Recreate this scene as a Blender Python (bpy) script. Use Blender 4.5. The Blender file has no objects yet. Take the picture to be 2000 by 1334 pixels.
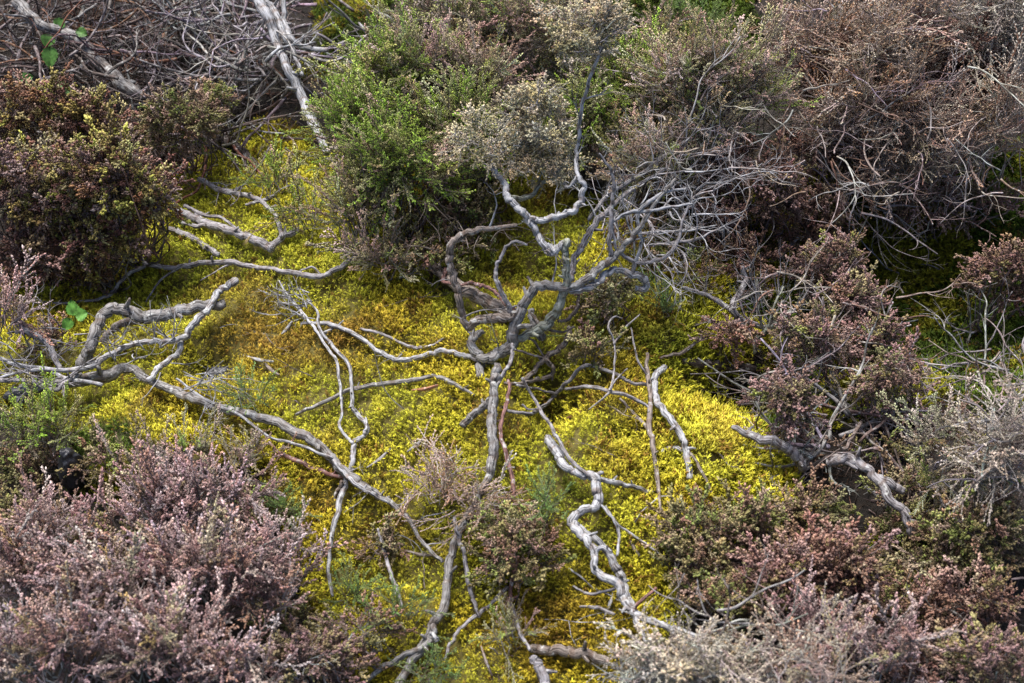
import bpy, math, random
import numpy as np
from mathutils import Vector
# ------------------------------------------------------------------ scene, camera, light
S = bpy.context.scene
COL = S.collection
rng = np.random.default_rng(11)
PITCH = math.radians(50.0); DIST = 2.8
CAM = np.array([0.0, -DIST*math.cos(PITCH), DIST*math.sin(PITCH)])
cd = bpy.data.cameras.new("camera"); cam = bpy.data.objects.new("camera", cd); COL.objects.link(cam)
cam.location = CAM; cam.rotation_euler = (math.pi/2-PITCH, 0, 0)
cd.lens = 50; cd.sensor_width = 36; cd.clip_start = 0.05; cd.clip_end = 200
cd.dof.use_dof = True; cd.dof.focus_distance = 2.78; cd.dof.aperture_fstop = 4.5
S.camera = cam
SUN_EL, SUN_AZ = math.radians(62), math.radians(-25)       # azimuth from +Y towards +X
w = bpy.data.worlds.new("World"); S.world = w; w.use_nodes = True
nt = w.node_tree; bg = nt.nodes["Background"]
sky = nt.nodes.new("ShaderNodeTexSky"); sky.sky_type = 'NISHITA'; sky.sun_disc = False
sky.sun_elevation = SUN_EL; sky.sun_rotation = SUN_AZ; sky.air_density = 1.0; sky.dust_density = 3.0; sky.ozone_density = 1.0
nt.links.new(sky.outputs[0], bg.inputs[0]); bg.inputs[1].default_value = 0.075
sd = bpy.data.lights.new("sun", 'SUN'); sd.energy = 3.2; sd.angle = math.radians(30); sd.color = (1, 0.96, 0.9)
sun = bpy.data.objects.new("sun", sd); COL.objects.link(sun)
dv = Vector((math.sin(SUN_AZ)*math.cos(SUN_EL), math.cos(SUN_AZ)*math.cos(SUN_EL), math.sin(SUN_EL)))
sun.rotation_euler = (-dv).to_track_quat('-Z', 'Y').to_euler(); sun.location = dv*6
S.view_settings.view_transform = 'Standard'; S.view_settings.look = 'None'
S.view_settings.exposure = 1.32; S.view_settings.gamma = 1.0
S.cycles.max_bounces = 5; S.cycles.diffuse_bounces = 2; S.cycles.glossy_bounces = 2; S.cycles.transmission_bounces = 2

# ------------------------------------------------------------------ helpers
def nrm(v):
    v = np.asarray(v, float); return v/(np.linalg.norm(v, axis=-1, keepdims=True)+1e-12)
FX = np.array([1.0, 0, 0]); FU = np.array([0, math.sin(PITCH), math.cos(PITCH)]); FF = np.array([0, math.cos(PITCH), -math.sin(PITCH)])
K = 36/50/2000.0
def ray(px, py):
    px = np.asarray(px, float); py = np.asarray(py, float)
    return FF + ((px-1000)*K)[..., None]*FX - ((py-667)*K)[..., None]*FU
def flat(px, py):
    d = ray(px, py); t = -CAM[2]/d[..., 2]; return (CAM + t[..., None]*d)[..., :2]
def to_px(p):
    q = np.asarray(p) - CAM; z = q@FF
    return 1000 + (q@FX)/z/K, 667 - (q@FU)/z/K
_h = rng.random((256, 256))
def vnoise(x, y, s=1.0, o=0):
    x = np.asarray(x)/s + 17.3*o + 500; y = np.asarray(y)/s + 9.7*o + 500
    i = np.floor(x).astype(int); j = np.floor(y).astype(int); u = x-i; v = y-j
    u = u*u*(3-2*u); v = v*v*(3-2*v); g = lambda a, b: _h[a % 256, b % 256]
    return (g(i, j)*(1-u)+g(i+1, j)*u)*(1-v) + (g(i, j+1)*(1-u)+g(i+1, j+1)*u)*v - 0.5
BUMPS = []   # px, py, rx(m), ry(m), height(m)
for b in [(760, 760, .45, .40, .07), (1250, 880, .22, .25, .05), (1085, 825, .055, .075, -.13), (1420, 765, .17, .08, -.13), (1030, 560, .09, .08, -.07),
          (1790, 560, .32, .28, -.16), (330, 90, .45, .3, -.05), (1350, 60, .3, .2, -.12), (200, 560, .2, .1, -.06),
          (1720, 1130, .10, .22, -.10), (420, 730, .05, .04, -.03), (985, 1150, .05, .09, -.05), (1150, 1060, .2, .35, .03), (470, 470, .2, .12, .03), (760, 330, .3, .2, -0.04)]:
    c = flat(b[0], b[1]); BUMPS.append((c[0], c[1], b[2], b[3], b[4]))
def G(x, y):
    x = np.asarray(x, float); y = np.asarray(y, float)
    z = 0.05*vnoise(x, y, .35) + 0.038*vnoise(x, y, .13, 1) + 0.020*vnoise(x, y, .055, 2) + 0.3*vnoise(x, y, 4.0, 3)*np.clip((np.hypot(x, y)-2)/4, 0, 1)
    for cx, cy, rx, ry, h in BUMPS: z = z + h*np.exp(-((x-cx)/rx)**2-((y-cy)/ry)**2)
    return z
def P(px, py, h=0.0):
    d = ray(px, py); g = np.zeros(np.shape(d)[:-1])
    for _ in range(14):
        t = (g + h - CAM[2])/d[..., 2]; p = CAM + t[..., None]*d
        g = 0.5*g + 0.5*G(p[..., 0], p[..., 1])
    return p
def pxm(p): return float((np.asarray(p)-CAM)@FF)*K          # metres per photo pixel there

class MB:                                                     # mesh buffer
    def __init__(s): s.v = []; s.f = []; s.c = []; s.b = []; s.n = 0
    def add(s, v, f, c, b=None):
        v = np.asarray(v, np.float32); f = np.asarray(f, np.int32)
        s.v.append(v); s.f.append(f+s.n); s.c.append(np.broadcast_to(np.asarray(c, np.float32), (len(v), 3)))
        s.b.append(v if b is None else np.asarray(b, np.float32)); s.n += len(v)
    def build(s, name, mat, parent=None, smooth=True):
        if parent is not None: off = np.array(parent.location, np.float32)
        else: off = np.zeros(3, np.float32)
        v = np.concatenate(s.v) - off; f = np.concatenate(s.f); c = np.concatenate(s.c); b = np.concatenate(s.b)
        m = bpy.data.meshes.new(name); m.vertices.add(len(v)); m.vertices.foreach_set("co", v.ravel())
        k = f.shape[1]; m.loops.add(f.size); m.loops.foreach_set("vertex_index", f.ravel())
        m.polygons.add(len(f)); m.polygons.foreach_set("loop_start", np.arange(0, f.size, k, dtype=np.int32))
        if smooth: m.polygons.foreach_set("use_smooth", np.ones(len(f), bool))
        a = m.attributes.new("Tint", 'FLOAT_COLOR', 'POINT'); c4 = np.ones((len(v), 4), np.float32); c4[:, :3] = c; a.data.foreach_set("color", c4.ravel())
        a = m.attributes.new("BarkCo", 'FLOAT_VECTOR', 'POINT'); a.data.foreach_set("vector", b.ravel())
        m.update(calc_edges=True); m.materials.append(mat)
        o = bpy.data.objects.new(name, m); COL.objects.link(o)
        if parent is not None: o.parent = parent
        return o
def tag(o, label=None, cat=None, group=None, kind=None):
    if label: o['label'] = label
    if cat: o['category'] = cat
    if group: o['group'] = group
    if kind: o['kind'] = kind
    return o
def empty(name, loc, label, cat, group=None):
    o = bpy.data.objects.new(name, None); COL.objects.link(o); o.location = [float(a) for a in loc]; o.empty_display_size = .05
    return tag(o, label, cat, group)

def spline(pts, per=5):                                       # Catmull-Rom through rows
    p = np.asarray(pts, float)
    if len(p) < 3: 
        t = np.linspace(0, 1, per+1)[:, None]; return p[0]*(1-t)+p[-1]*t
    q = np.vstack([2*p[0]-p[1], p, 2*p[-1]-p[-2]]); out = []
    for i in range(len(p)-1):
        a, b, c, d = q[i:i+4]; t = np.linspace(0, 1, per, endpoint=False)[:, None]
        out.append(.5*((2*b)+(c-a)*t+(2*a-5*b+4*c-d)*t*t+(3*b-a-3*c+d)*t**3))
    out.append(p[-1][None]); return np.vstack(out)
def tube(mb, pts, rad, sides=6, col=(.3, .28, .27), gn=0.0, gnarl=0.0):
    """tapering tube; triangles; BarkCo = (cross-section x, y, length along)"""
    p = np.asarray(pts, float); n = len(p); r = np.broadcast_to(np.asarray(rad, float), (n,)).copy()
    t = nrm(np.gradient(p, axis=0)); a = np.cross(t[0], [0.3, 0.2, 1.0]); a = a/np.linalg.norm(a)
    N = np.empty((n, 3)); N[0] = a
    for i in range(1, n):
        a = a - t[i]*(a@t[i]); a = a/(np.linalg.norm(a)+1e-9); N[i] = a
    B = np.cross(t, N); th = np.arange(sides)*2*math.pi/sides
    rr = r[:, None]*np.ones((1, sides))
    if gn: rr = rr*(1 + gn*rng.normal(0, .5, (n, 1)) + gn*rng.normal(0, .6, (n, sides)))
    if gnarl:                                                 # twisting ridges, flats and knots of old wood
        ss = np.concatenate([[0], np.cumsum(np.linalg.norm(np.diff(p, axis=0), axis=1))])[:, None]; w1, w2, w3 = rng.uniform(0, 6.28, 3)
        tw_ = rng.uniform(4, 14)*rng.choice([-1, 1]); rr = rr*(1+gnarl*(.9*np.sin(2*th[None]+w1+tw_*ss)+.7*np.sin(3*th[None]+w2-tw_*.7*ss)+.45*np.sin(5*th[None]+w3+tw_*ss)))
        for _k in range(int(len(p)/34)):
            c_ = rng.uniform(0, ss[-1, 0]); a0 = rng.uniform(0, 6.28); wd = r.mean()*rng.uniform(.7, 1.4)
            rr = rr*(1+rng.uniform(.08, .24)*np.exp(-((ss-c_)/wd)**2)*(.35+.65*np.exp(2*(np.cos(th[None]-a0)-1))))
    ct, st = np.cos(th), np.sin(th)
    v = p[:, None] + rr[..., None]*(ct[None, :, None]*N[:, None]+st[None, :, None]*B[:, None])
    L = np.concatenate([[0], np.cumsum(np.linalg.norm(np.diff(p, axis=0), axis=1))]) + rng.random()*50
    bc = np.stack([rr*ct, rr*st, np.repeat(L[:, None], sides, 1)], -1).reshape(-1, 3)
    v = v.reshape(-1, 3); i = np.arange(n-1)[:, None]*sides; j = np.arange(sides)[None]; k = (j+1) % sides
    q = np.stack([i+j, i+k, i+sides+k, i+sides+j], -1).reshape(-1, 4)
    f = np.vstack([q[:, :3], q[:, [0, 2, 3]]])
    v = np.vstack([v, p[0]-t[0]*r[0]*.25, p[-1]+t[-1]*r[-1]*.35]); bc = np.vstack([bc, [0, 0, L[0]], [0, 0, L[-1]]])
    c0 = n*sides; jj = np.arange(sides); kk = (jj+1) % sides
    f = np.vstack([f, np.stack([np.full(sides, c0), kk, jj], -1), np.stack([np.full(sides, c0+1), (n-1)*sides+jj, (n-1)*sides+kk], -1)])
    mb.add(v, f, col, bc)
def walk(p, d, L, n=7, curl=.35, up=0.0):                     # crooked twig path
    out = [np.array(p, float)]; d = nrm(d); bend = rng.normal(0, curl*.6, 3)
    for i in range(n):
        d = nrm(d + bend*.5 + rng.normal(0, curl*.45, 3) + np.array([0, 0, up])); q = out[-1] + d*L/n
        g = float(G(q[0], q[1])) + .003
        if q[2] < g: q[2] = g; d[2] = abs(d[2])*.3
        out.append(q)
    return np.array(out)
def twig(mb, p, d, L, r, col, depth=2, curl=.35, up=0.0, nsub=3, tips=None):
    w_ = walk(p, d, L, max(4, int(6*min(1, L/.08))), curl, up); s = spline(w_, 2); n = len(s)
    rr = r*(1-.72*np.linspace(0, 1, n)); tube(mb, s, rr, 5 if r > .0016 else 4, col)
    if tips is not None and depth == 0: tips.append((s[-1], nrm(s[-1]-s[-3])))
    if depth > 0:
        for k in range(nsub):
            i = int(n*rng.uniform(.25, .95)); i = min(max(i, 1), n-2); dd = nrm(s[i+1]-s[i-1])
            dd = nrm(dd + rng.normal(0, .55, 3)+np.array([0, 0, up])); twig(mb, s[i], dd, L*rng.uniform(.3, .6), rr[i]*.7, col, depth-1, curl, up, max(1, nsub-1), tips)

# ------------------------------------------------------------------ materials
def new_mat(name):
    m = bpy.data.materials.new(name); m.use_nodes = True; n = m.node_tree; b = n.nodes["Principled BSDF"]; return m, n, b
def nd(n, t, **kw):
    x = n.nodes.new(t)
    for k_, v_ in kw.items():
        if k_[0] == 'i' and k_[1:].isdigit(): x.inputs[int(k_[1:])].default_value = v_
        else: setattr(x, k_, v_)
    return x
def ramp(n, src, stops):
    r = n.nodes.new("ShaderNodeValToRGB"); e = r.color_ramp.elements
    e[0].position, e[0].color = stops[0][0], (*stops[0][1], 1); e[1].position, e[1].color = stops[-1][0], (*stops[-1][1], 1)
    for p_, c_ in stops[1:-1]: q = e.new(p_); q.color = (*c_, 1)
    n.links.new(src, r.inputs[0]); return r
def mat_foliage(name, rough=.62, trans=.2, scale=220, spec=.25):
    m, n, b = new_mat(name); a = nd(n, "ShaderNodeAttribute", attribute_name="Tint")
    tc = nd(n, "ShaderNodeTexCoord"); no = nd(n, "ShaderNodeTexNoise"); no.inputs["Scale"].default_value = scale; no.inputs["Detail"].default_value = 2
    n.links.new(tc.outputs["Object"], no.inputs["Vector"]); r = ramp(n, no.outputs[0], [(.3, (.55, .53, .52)), (.7, (1.35, 1.35, 1.3))])
    mx = nd(n, "ShaderNodeMix", data_type='RGBA', blend_type='MULTIPLY'); mx.inputs[0].default_value = 1
    n.links.new(a.outputs[0], mx.inputs[6]); n.links.new(r.outputs[0], mx.inputs[7]); n.links.new(mx.outputs[2], b.inputs["Base Color"])
    b.inputs["Roughness"].default_value = rough; b.inputs["Specular IOR Level"].default_value = spec
    if trans:
        t = nd(n, "ShaderNodeBsdfTranslucent"); n.links.new(mx.outputs[2], t.inputs[0]); ms = nd(n, "ShaderNodeMixShader", i0=trans)
        n.links.new(b.outputs[0], ms.inputs[1]); n.links.new(t.outputs[0], ms.inputs[2]); n.links.new(ms.outputs[0], n.nodes["Material Output"].inputs[0])
    return m
def mat_bark(name, lichen=.5, rough=.7):
    m, n, b = new_mat(name); a = nd(n, "ShaderNodeAttribute", attribute_name="Tint"); c = nd(n, "ShaderNodeAttribute", attribute_name="BarkCo")
    mp = nd(n, "ShaderNodeMapping"); mp.inputs["Scale"].default_value = (1.2, 1.2, .13); n.links.new(c.outputs["Vector"], mp.inputs[0])
    n1 = nd(n, "ShaderNodeTexNoise"); n1.inputs["Scale"].default_value = 330; n1.inputs["Detail"].default_value = 4; n.links.new(mp.outputs[0], n1.inputs["Vector"])
    r1 = ramp(n, n1.outputs[0], [(.40, (.13, .115, .11)), (.455, (.75, .72, .70)), (.52, (1.0, 1.0, 1.0)), (.64, (1.38, 1.38, 1.42))])
    mx = nd(n, "ShaderNodeMix", data_type='RGBA', blend_type='MULTIPLY'); mx.inputs[0].default_value = .85
    n.links.new(a.outputs[0], mx.inputs[6]); n.links.new(r1.outputs[0], mx.inputs[7])
    n2 = nd(n, "ShaderNodeTexNoise"); n2.inputs["Scale"].default_value = 95; n2.inputs["Detail"].default_value = 5; n2.inputs["Roughness"].default_value = .7; n.links.new(c.outputs["Vector"], n2.inputs["Vector"])
    r2 = ramp(n, n2.outputs[0], [(.56, (0, 0, 0)), (.63, (lichen,)*3)])
    ml = nd(n, "ShaderNodeMix", data_type='RGBA'); n.links.new(r2.outputs[0], ml.inputs[0]); n.links.new(mx.outputs[2], ml.inputs[6]); ml.inputs[7].default_value = (.50, .51, .50, 1)
    mp3 = nd(n, "ShaderNodeMapping"); mp3.inputs["Scale"].default_value = (.3, .3, 1); n.links.new(c.outputs["Vector"], mp3.inputs[0])
    n3 = nd(n, "ShaderNodeTexNoise"); n3.inputs["Scale"].default_value = 60; n3.inputs["Detail"].default_value = 3; n.links.new(mp3.outputs[0], n3.inputs["Vector"])
    r3 = ramp(n, n3.outputs[0], [(.36, (.55, .43, .36)), (.5, (1, 1, 1))])
    m3 = nd(n, "ShaderNodeMix", data_type='RGBA', blend_type='MULTIPLY'); m3.inputs[0].default_value = .8; n.links.new(ml.outputs[2], m3.inputs[6]); n.links.new(r3.outputs[0], m3.inputs[7])
    n.links.new(m3.outputs[2], b.inputs["Base Color"]); b.inputs["Roughness"].default_value = rough; b.inputs["Specular IOR Level"].default_value = .3
    ad = nd(n, "ShaderNodeMath", operation='ADD'); n.links.new(n1.outputs[0], ad.inputs[0]); n.links.new(n3.outputs[0], ad.inputs[1])
    bp = nd(n, "ShaderNodeBump", i0=.9, i1=.0025); n.links.new(ad.outputs[0], bp.inputs["Height"]); n.links.new(bp.outputs[0], b.inputs["Normal"])
    return m
def mat_soil():
    m, n, b = new_mat("soil"); tc = nd(n, "ShaderNodeTexCoord")
    n1 = nd(n, "ShaderNodeTexNoise"); n1.inputs["Scale"].default_value = 45; n1.inputs["Detail"].default_value = 8; n1.inputs["Roughness"].default_value = .75
    n.links.new(tc.outputs["Object"], n1.inputs["Vector"]); r = ramp(n, n1.outputs[0], [(.3, (.004, .003, .0025)), (.5, (.013, .009, .007)), (.72, (.035, .024, .015))])
    at = nd(n, "ShaderNodeAttribute", attribute_name="Tint"); mm = nd(n, "ShaderNodeMix", data_type='RGBA', blend_type='ADD'); mm.inputs[0].default_value = 1
    n.links.new(r.outputs[0], mm.inputs[6]); n.links.new(at.outputs[0], mm.inputs[7]); n.links.new(mm.outputs[2], b.inputs["Base Color"]); b.inputs["Roughness"].default_value = .95
    bp = nd(n, "ShaderNodeBump", i0=1.0, i1=.01); n.links.new(n1.outputs[0], bp.inputs["Height"]); n.links.new(bp.outputs[0], b.inputs["Normal"]); return m
def mat_stone():
    m, n, b = new_mat("wet_black_stone"); tc = nd(n, "ShaderNodeTexCoord")
    n1 = nd(n, "ShaderNodeTexNoise"); n1.inputs["Scale"].default_value = 60; n1.inputs["Detail"].default_value = 7
    n.links.new(tc.outputs["Object"], n1.inputs["Vector"]); r = ramp(n, n1.outputs[0], [(.35, (.010, .010, .013)), (.7, (.05, .05, .06))])
    n.links.new(r.outputs[0], b.inputs["Base Color"]); b.inputs["Roughness"].default_value = .45
    bp = nd(n, "ShaderNodeBump", i0=.8, i1=.006); n.links.new(n1.outputs[0], bp.inputs["Height"]); n.links.new(bp.outputs[0], b.inputs["Normal"]); return m
M_FOL = mat_foliage("heather_leaf", .6, .06); M_MOSS = mat_foliage("moss_leaf", .6, .15, 160, .2); M_LEAF = mat_foliage("bramble_leaf", .5, .3, 120, .3)
M_BARK = mat_bark("weathered_bark", .62); M_TWIG = mat_bark("thin_twig_bark", .25); M_SOIL = mat_soil(); M_STONE = mat_stone()

# ------------------------------------------------------------------ ground
def inside(px, py, poly):
    n = len(poly); r_ = np.zeros(px.shape, bool); j = n-1
    for i in range(n):
        xi, yi = poly[i]; xj, yj = poly[j]
        with np.errstate(divide='ignore', invalid='ignore'):
            r_ ^= ((yi > py) != (yj > py)) & (px < (xj-xi)*(py-yi)/(yj-yi+1e-9)+xi)
        j = i
    return r_
MAIN = [(260, 470), (360, 330), (560, 250), (700, 330), (1000, 330), (1250, 400), (1430, 560), (1460, 700), (1360, 740), (1480, 840), (1580, 920), (1560, 1020), (1300, 1080), (1330, 1200), (1200, 1400), (650, 1400), (560, 1050), (520, 930), (200, 840), (-60, 830), (-60, 560), (150, 560)]
OTHER = [[(590, -60), (760, -60), (760, 130), (600, 140)], [(1150, -80), (1480, -80), (1500, 180), (1180, 160)], [(1350, 380), (2060, 300), (2060, 800), (1760, 760), (1640, 640), (1440, 640)], [(1480, 640), (1760, 640), (1820, 800), (1500, 860)], [(1690, 1050), (1860, 1050), (1820, 1260), (1700, 1260)], [(150, 840), (260, 840), (250, 1000), (140, 980)]]
def base_tint(v):                                             # olive brown moss base where the carpet grows
    px, py = to_px(v); x, y = v[:, 0], v[:, 1]; jx = px+60*vnoise(x, y, .09, 8)+30*vnoise(x, y, .03, 9); jy = py+60*vnoise(x, y, .09, 10)+30*vnoise(x, y, .03, 11)
    a = inside(jx, jy, MAIN) & (np.hypot(x, y) < 2.5); b = np.zeros(len(v), bool)
    for q in OTHER: b |= inside(jx, jy, q)
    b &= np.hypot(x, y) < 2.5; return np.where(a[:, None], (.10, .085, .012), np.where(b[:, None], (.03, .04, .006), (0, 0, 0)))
def sheet(name, xs, ys, mat):
    X, Y = np.meshgrid(xs, ys); Z = G(X, Y); nx, ny = len(xs), len(ys)
    v = np.stack([X, Y, Z], -1).reshape(-1, 3); i = np.arange(ny-1)[:, None]*nx+np.arange(nx-1)[None]
    f = np.stack([i, i+1, i+nx+1, i+nx], -1).reshape(-1, 4); mb = MB(); mb.add(v, f, base_tint(v)); return mb.build(name, mat)
fine = np.unique(np.round(np.concatenate([np.arange(-2.6, -1.7, .03), np.arange(-1.7, 1.7, .0085), np.arange(1.7, 2.61, .03)]), 5)); far = np.array([3, 3.6, 4.5, 6, 8, 11, 15, 22, 32, 45, 60.])
ax = np.concatenate([-far[::-1], fine, far]); tag(sheet("ground", ax, ax, M_SOIL), kind="structure")

# ------------------------------------------------------------------ sprig prototypes (unit length along +Z)
class Proto:
    def __init__(s): s.v = []; s.f = []; s.t = []; s.k = []; s.w = []; s.n = 0
    def put(s, v, f, t, k_, w_):
        s.v.append(v); s.f.append(np.asarray(f)+s.n); m = len(v); s.t.append(np.broadcast_to(t, (m,))); s.k.append(np.full(m, k_)); s.w.append(np.full(m, w_)); s.n += m
    def leaf(s, p, d, L, wd, t, wood=0.0):
        d = nrm(d); a = nrm(np.cross(d, rng.normal(0, 1, 3))); b = np.cross(d, a); th = rng.random()*6.28
        ring = [p + d*L*.45 + wd*(math.cos(th+q*2.094)*a+math.sin(th+q*2.094)*b) for q in range(3)]
        v = np.array([p]+ring+[p+d*L]); f = [(0, 2, 1), (0, 3, 2), (0, 1, 3), (4, 1, 2), (4, 2, 3), (4, 3, 1)]
        s.put(v, f, np.clip([t-.1, t, t, t, t+.12], 0, 1), rng.uniform(-1, 1), wood)
    def stick(s, pts, r0, r1, t=0.3):
        pts = np.asarray(pts); n = len(pts); tt = nrm(np.gradient(pts, axis=0)); a = nrm(np.cross(tt, [.31, .52, .1])); b = np.cross(tt, a); r = np.linspace(r0, r1, n)[:, None]
        v = np.concatenate([pts + r*(math.cos(q*2.094)*a+math.sin(q*2.094)*b) for q in range(3)], 1).reshape(-1, 3)
        f = []
        for i in range(n-1):
            for j in range(3):
                k_ = (j+1) % 3; f += [(i*3+j, i*3+k_, i*3+3+k_), (i*3+j, i*3+3+k_, i*3+3+j)]
        s.put(v, f, t, rng.uniform(-.5, .5), 1.0)
    def done(s):
        s.v = np.concatenate(s.v); s.f = np.concatenate(s.f); s.t = np.concatenate(s.t); s.k = np.concatenate(s.k); s.w = np.concatenate(s.w); return s
def axis_path(p, d, L, n, curl, up=.0):
    out = [np.array(p, float)]; d = nrm(d)
    for i in range(n): d = nrm(d+rng.normal(0, curl, 3)+np.array([0, 0, up])); out.append(out[-1]+d*L/n)
    return np.array(out)
def at_(path, t):
    x = t*(len(path)-1); i = min(int(x), len(path)-2); return path[i]*(1-(x-i))+path[i+1]*(x-i), nrm(path[i+1]-path[i])
def sprig(nside, side, nl, ll, lw, spread, curl=.12, ax_r=.012, mleaf=8, ang=.75, tipbias=0.0, leaf_ang=.7):
    s = Proto(); ax_ = axis_path((0, 0, 0), (0, 0, 1), 1, 6, curl); s.stick(ax_, ax_r, ax_r*.5)
    def leaves(path, n, t0, t1, q0=.15):
        for k_ in range(n):
            q = q0+(1-q0)*(k_+.5)/n; p, d = at_(path, q); phi = k_*2.4+rng.random(); u = nrm(np.cross(d, [.2, .9, .4])); vv = np.cross(d, u)
            o = math.cos(phi)*u+math.sin(phi)*vv; s.leaf(p, nrm(d+o*leaf_ang*rng.uniform(.6, 1.3)), ll*rng.uniform(.7, 1.25), lw*rng.uniform(.8, 1.2), t0+(t1-t0)*q)
        p, d = at_(path, .999); s.leaf(p-d*ll*.2, d, ll*1.1, lw, t1)
    for k_ in range(nside):
        q = spread[0]+(spread[1]-spread[0])*(k_+rng.random()*.6)/nside; p, d = at_(ax_, min(q, .97)); phi = k_*2.4+rng.random()*.8
        o = np.array([math.cos(phi), math.sin(phi), 0]); L = side*rng.uniform(.6, 1.25)*(1-.45*q); pa = axis_path(p, nrm(d+o*ang), L, 3, curl*1.2, .12); s.stick(pa, ax_r*.6, ax_r*.4)
        leaves(pa, nl, .15+.3*q, .6+.4*q)
    leaves(ax_, mleaf, .3, 1.0, .3); return s.done()
PROTO = {
 'heather': [sprig(7, .30, 8, .052, .0135, (.12, .95), .13, .012, 22, .42, leaf_ang=.5) for _ in range(12)],
 'stubby': [sprig(6, .32, 5, .110, .034, (.2, .95), .18, .014, mleaf=9, ang=.6, leaf_ang=.6) for _ in range(10)],
 'feather': [sprig(8, .32, 9, .046, .0100, (.1, .95), .10, .010, mleaf=26, leaf_ang=.6, ang=.45) for _ in range(10)],
 'dead': [sprig(8, .42, 7, .042, .0115, (.1, .9), .20, .012, 16, .6, leaf_ang=.55) for _ in range(10)],
 'lichen': [sprig(8, .5, 5, .12, .034, (.1, .9), .30, .024, 8, 1.0) for _ in range(8)],
 'litter': [sprig(3, .5, 2, .10, .022, (.2, .9), .3, .022, 3, .9) for _ in range(8)],
}
def moss_shoot(s, p, d, L, kk):
    pa = axis_path(p, d, L, 3, .2); nl = 8
    for k_ in range(nl):
        q = .12+.88*(k_+.5)/nl; c, dd = at_(pa, q); phi = k_*2.6; u = nrm(np.cross(dd, [.2, .9, .4])); vv = np.cross(dd, u)
        s.leaf(c, nrm(dd+(math.cos(phi)*u+math.sin(phi)*vv)*.62), L*.40*(1.1-.45*q), L*.036, .1+.8*q)
    s.leaf(pa[-2], pa[-1]-pa[-2], L*.6, L*.04, 1.0)
def moss_tuft(n=4):
    s = Proto()
    for k_ in range(n):
        phi = rng.random()*6.28; a = rng.uniform(.2, 1.0); d = np.array([math.cos(phi)*a, math.sin(phi)*a, 1]); moss_shoot(s, np.array([math.cos(phi), math.sin(phi), 0])*.25*rng.random(), d, rng.uniform(.7, 1.1), 0)
    return s.done()
PROTO['moss'] = [moss_tuft(5) for _ in range(16)]

def stamp(mb, kind, pos, d, scale, colA, colB, wood, spin=None, kvar=.3):
    """place sprigs: pos (N,3), direction d (N,3), scale (N,), colours (N,3)"""
    N = len(pos); which = rng.integers(0, len(PROTO[kind]), N)
    z = nrm(d); ref = nrm(rng.normal(0, 1, (N, 3))); x = nrm(np.cross(ref, z)); y = np.cross(z, x)
    R = np.stack([x, y, z], -1)*np.asarray(scale)[:, None, None]
    for q, pr in enumerate(PROTO[kind]):
        m = np.where(which == q)[0]
        if not len(m): continue
        v = np.einsum('nij,kj->nki', R[m], pr.v) + pos[m][:, None]
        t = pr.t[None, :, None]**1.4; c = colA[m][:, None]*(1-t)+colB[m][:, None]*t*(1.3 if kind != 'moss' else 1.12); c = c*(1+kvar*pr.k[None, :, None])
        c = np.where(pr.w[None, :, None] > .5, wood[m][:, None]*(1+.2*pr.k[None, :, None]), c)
        f = pr.f[None]+(np.arange(len(m))*len(pr.v))[:, None, None]
        mb.add(v.reshape(-1, 3), f.reshape(-1, 3), np.clip(c.reshape(-1, 3), .004, 1))
def pick(pal, n):
    """pal: list of (weight, colour)"""
    w_ = np.array([a for a, _ in pal], float); w_ /= w_.sum(); i = rng.choice(len(pal), n, p=w_); c = np.array([b for _, b in pal], float)[i]
    return c*rng.uniform(.75, 1.25, (n, 1))*(1+rng.normal(0, .06, (n, 3)))
GREY = [(3, (.27, .25, .25)), (2, (.20, .17, .165)), (1, (.36, .35, .36)), (1, (.17, .11, .09))]
DARKW = [(2, (.13, .10, .10)), (2, (.18, .15, .15)), (1, (.15, .09, .07))]
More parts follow.
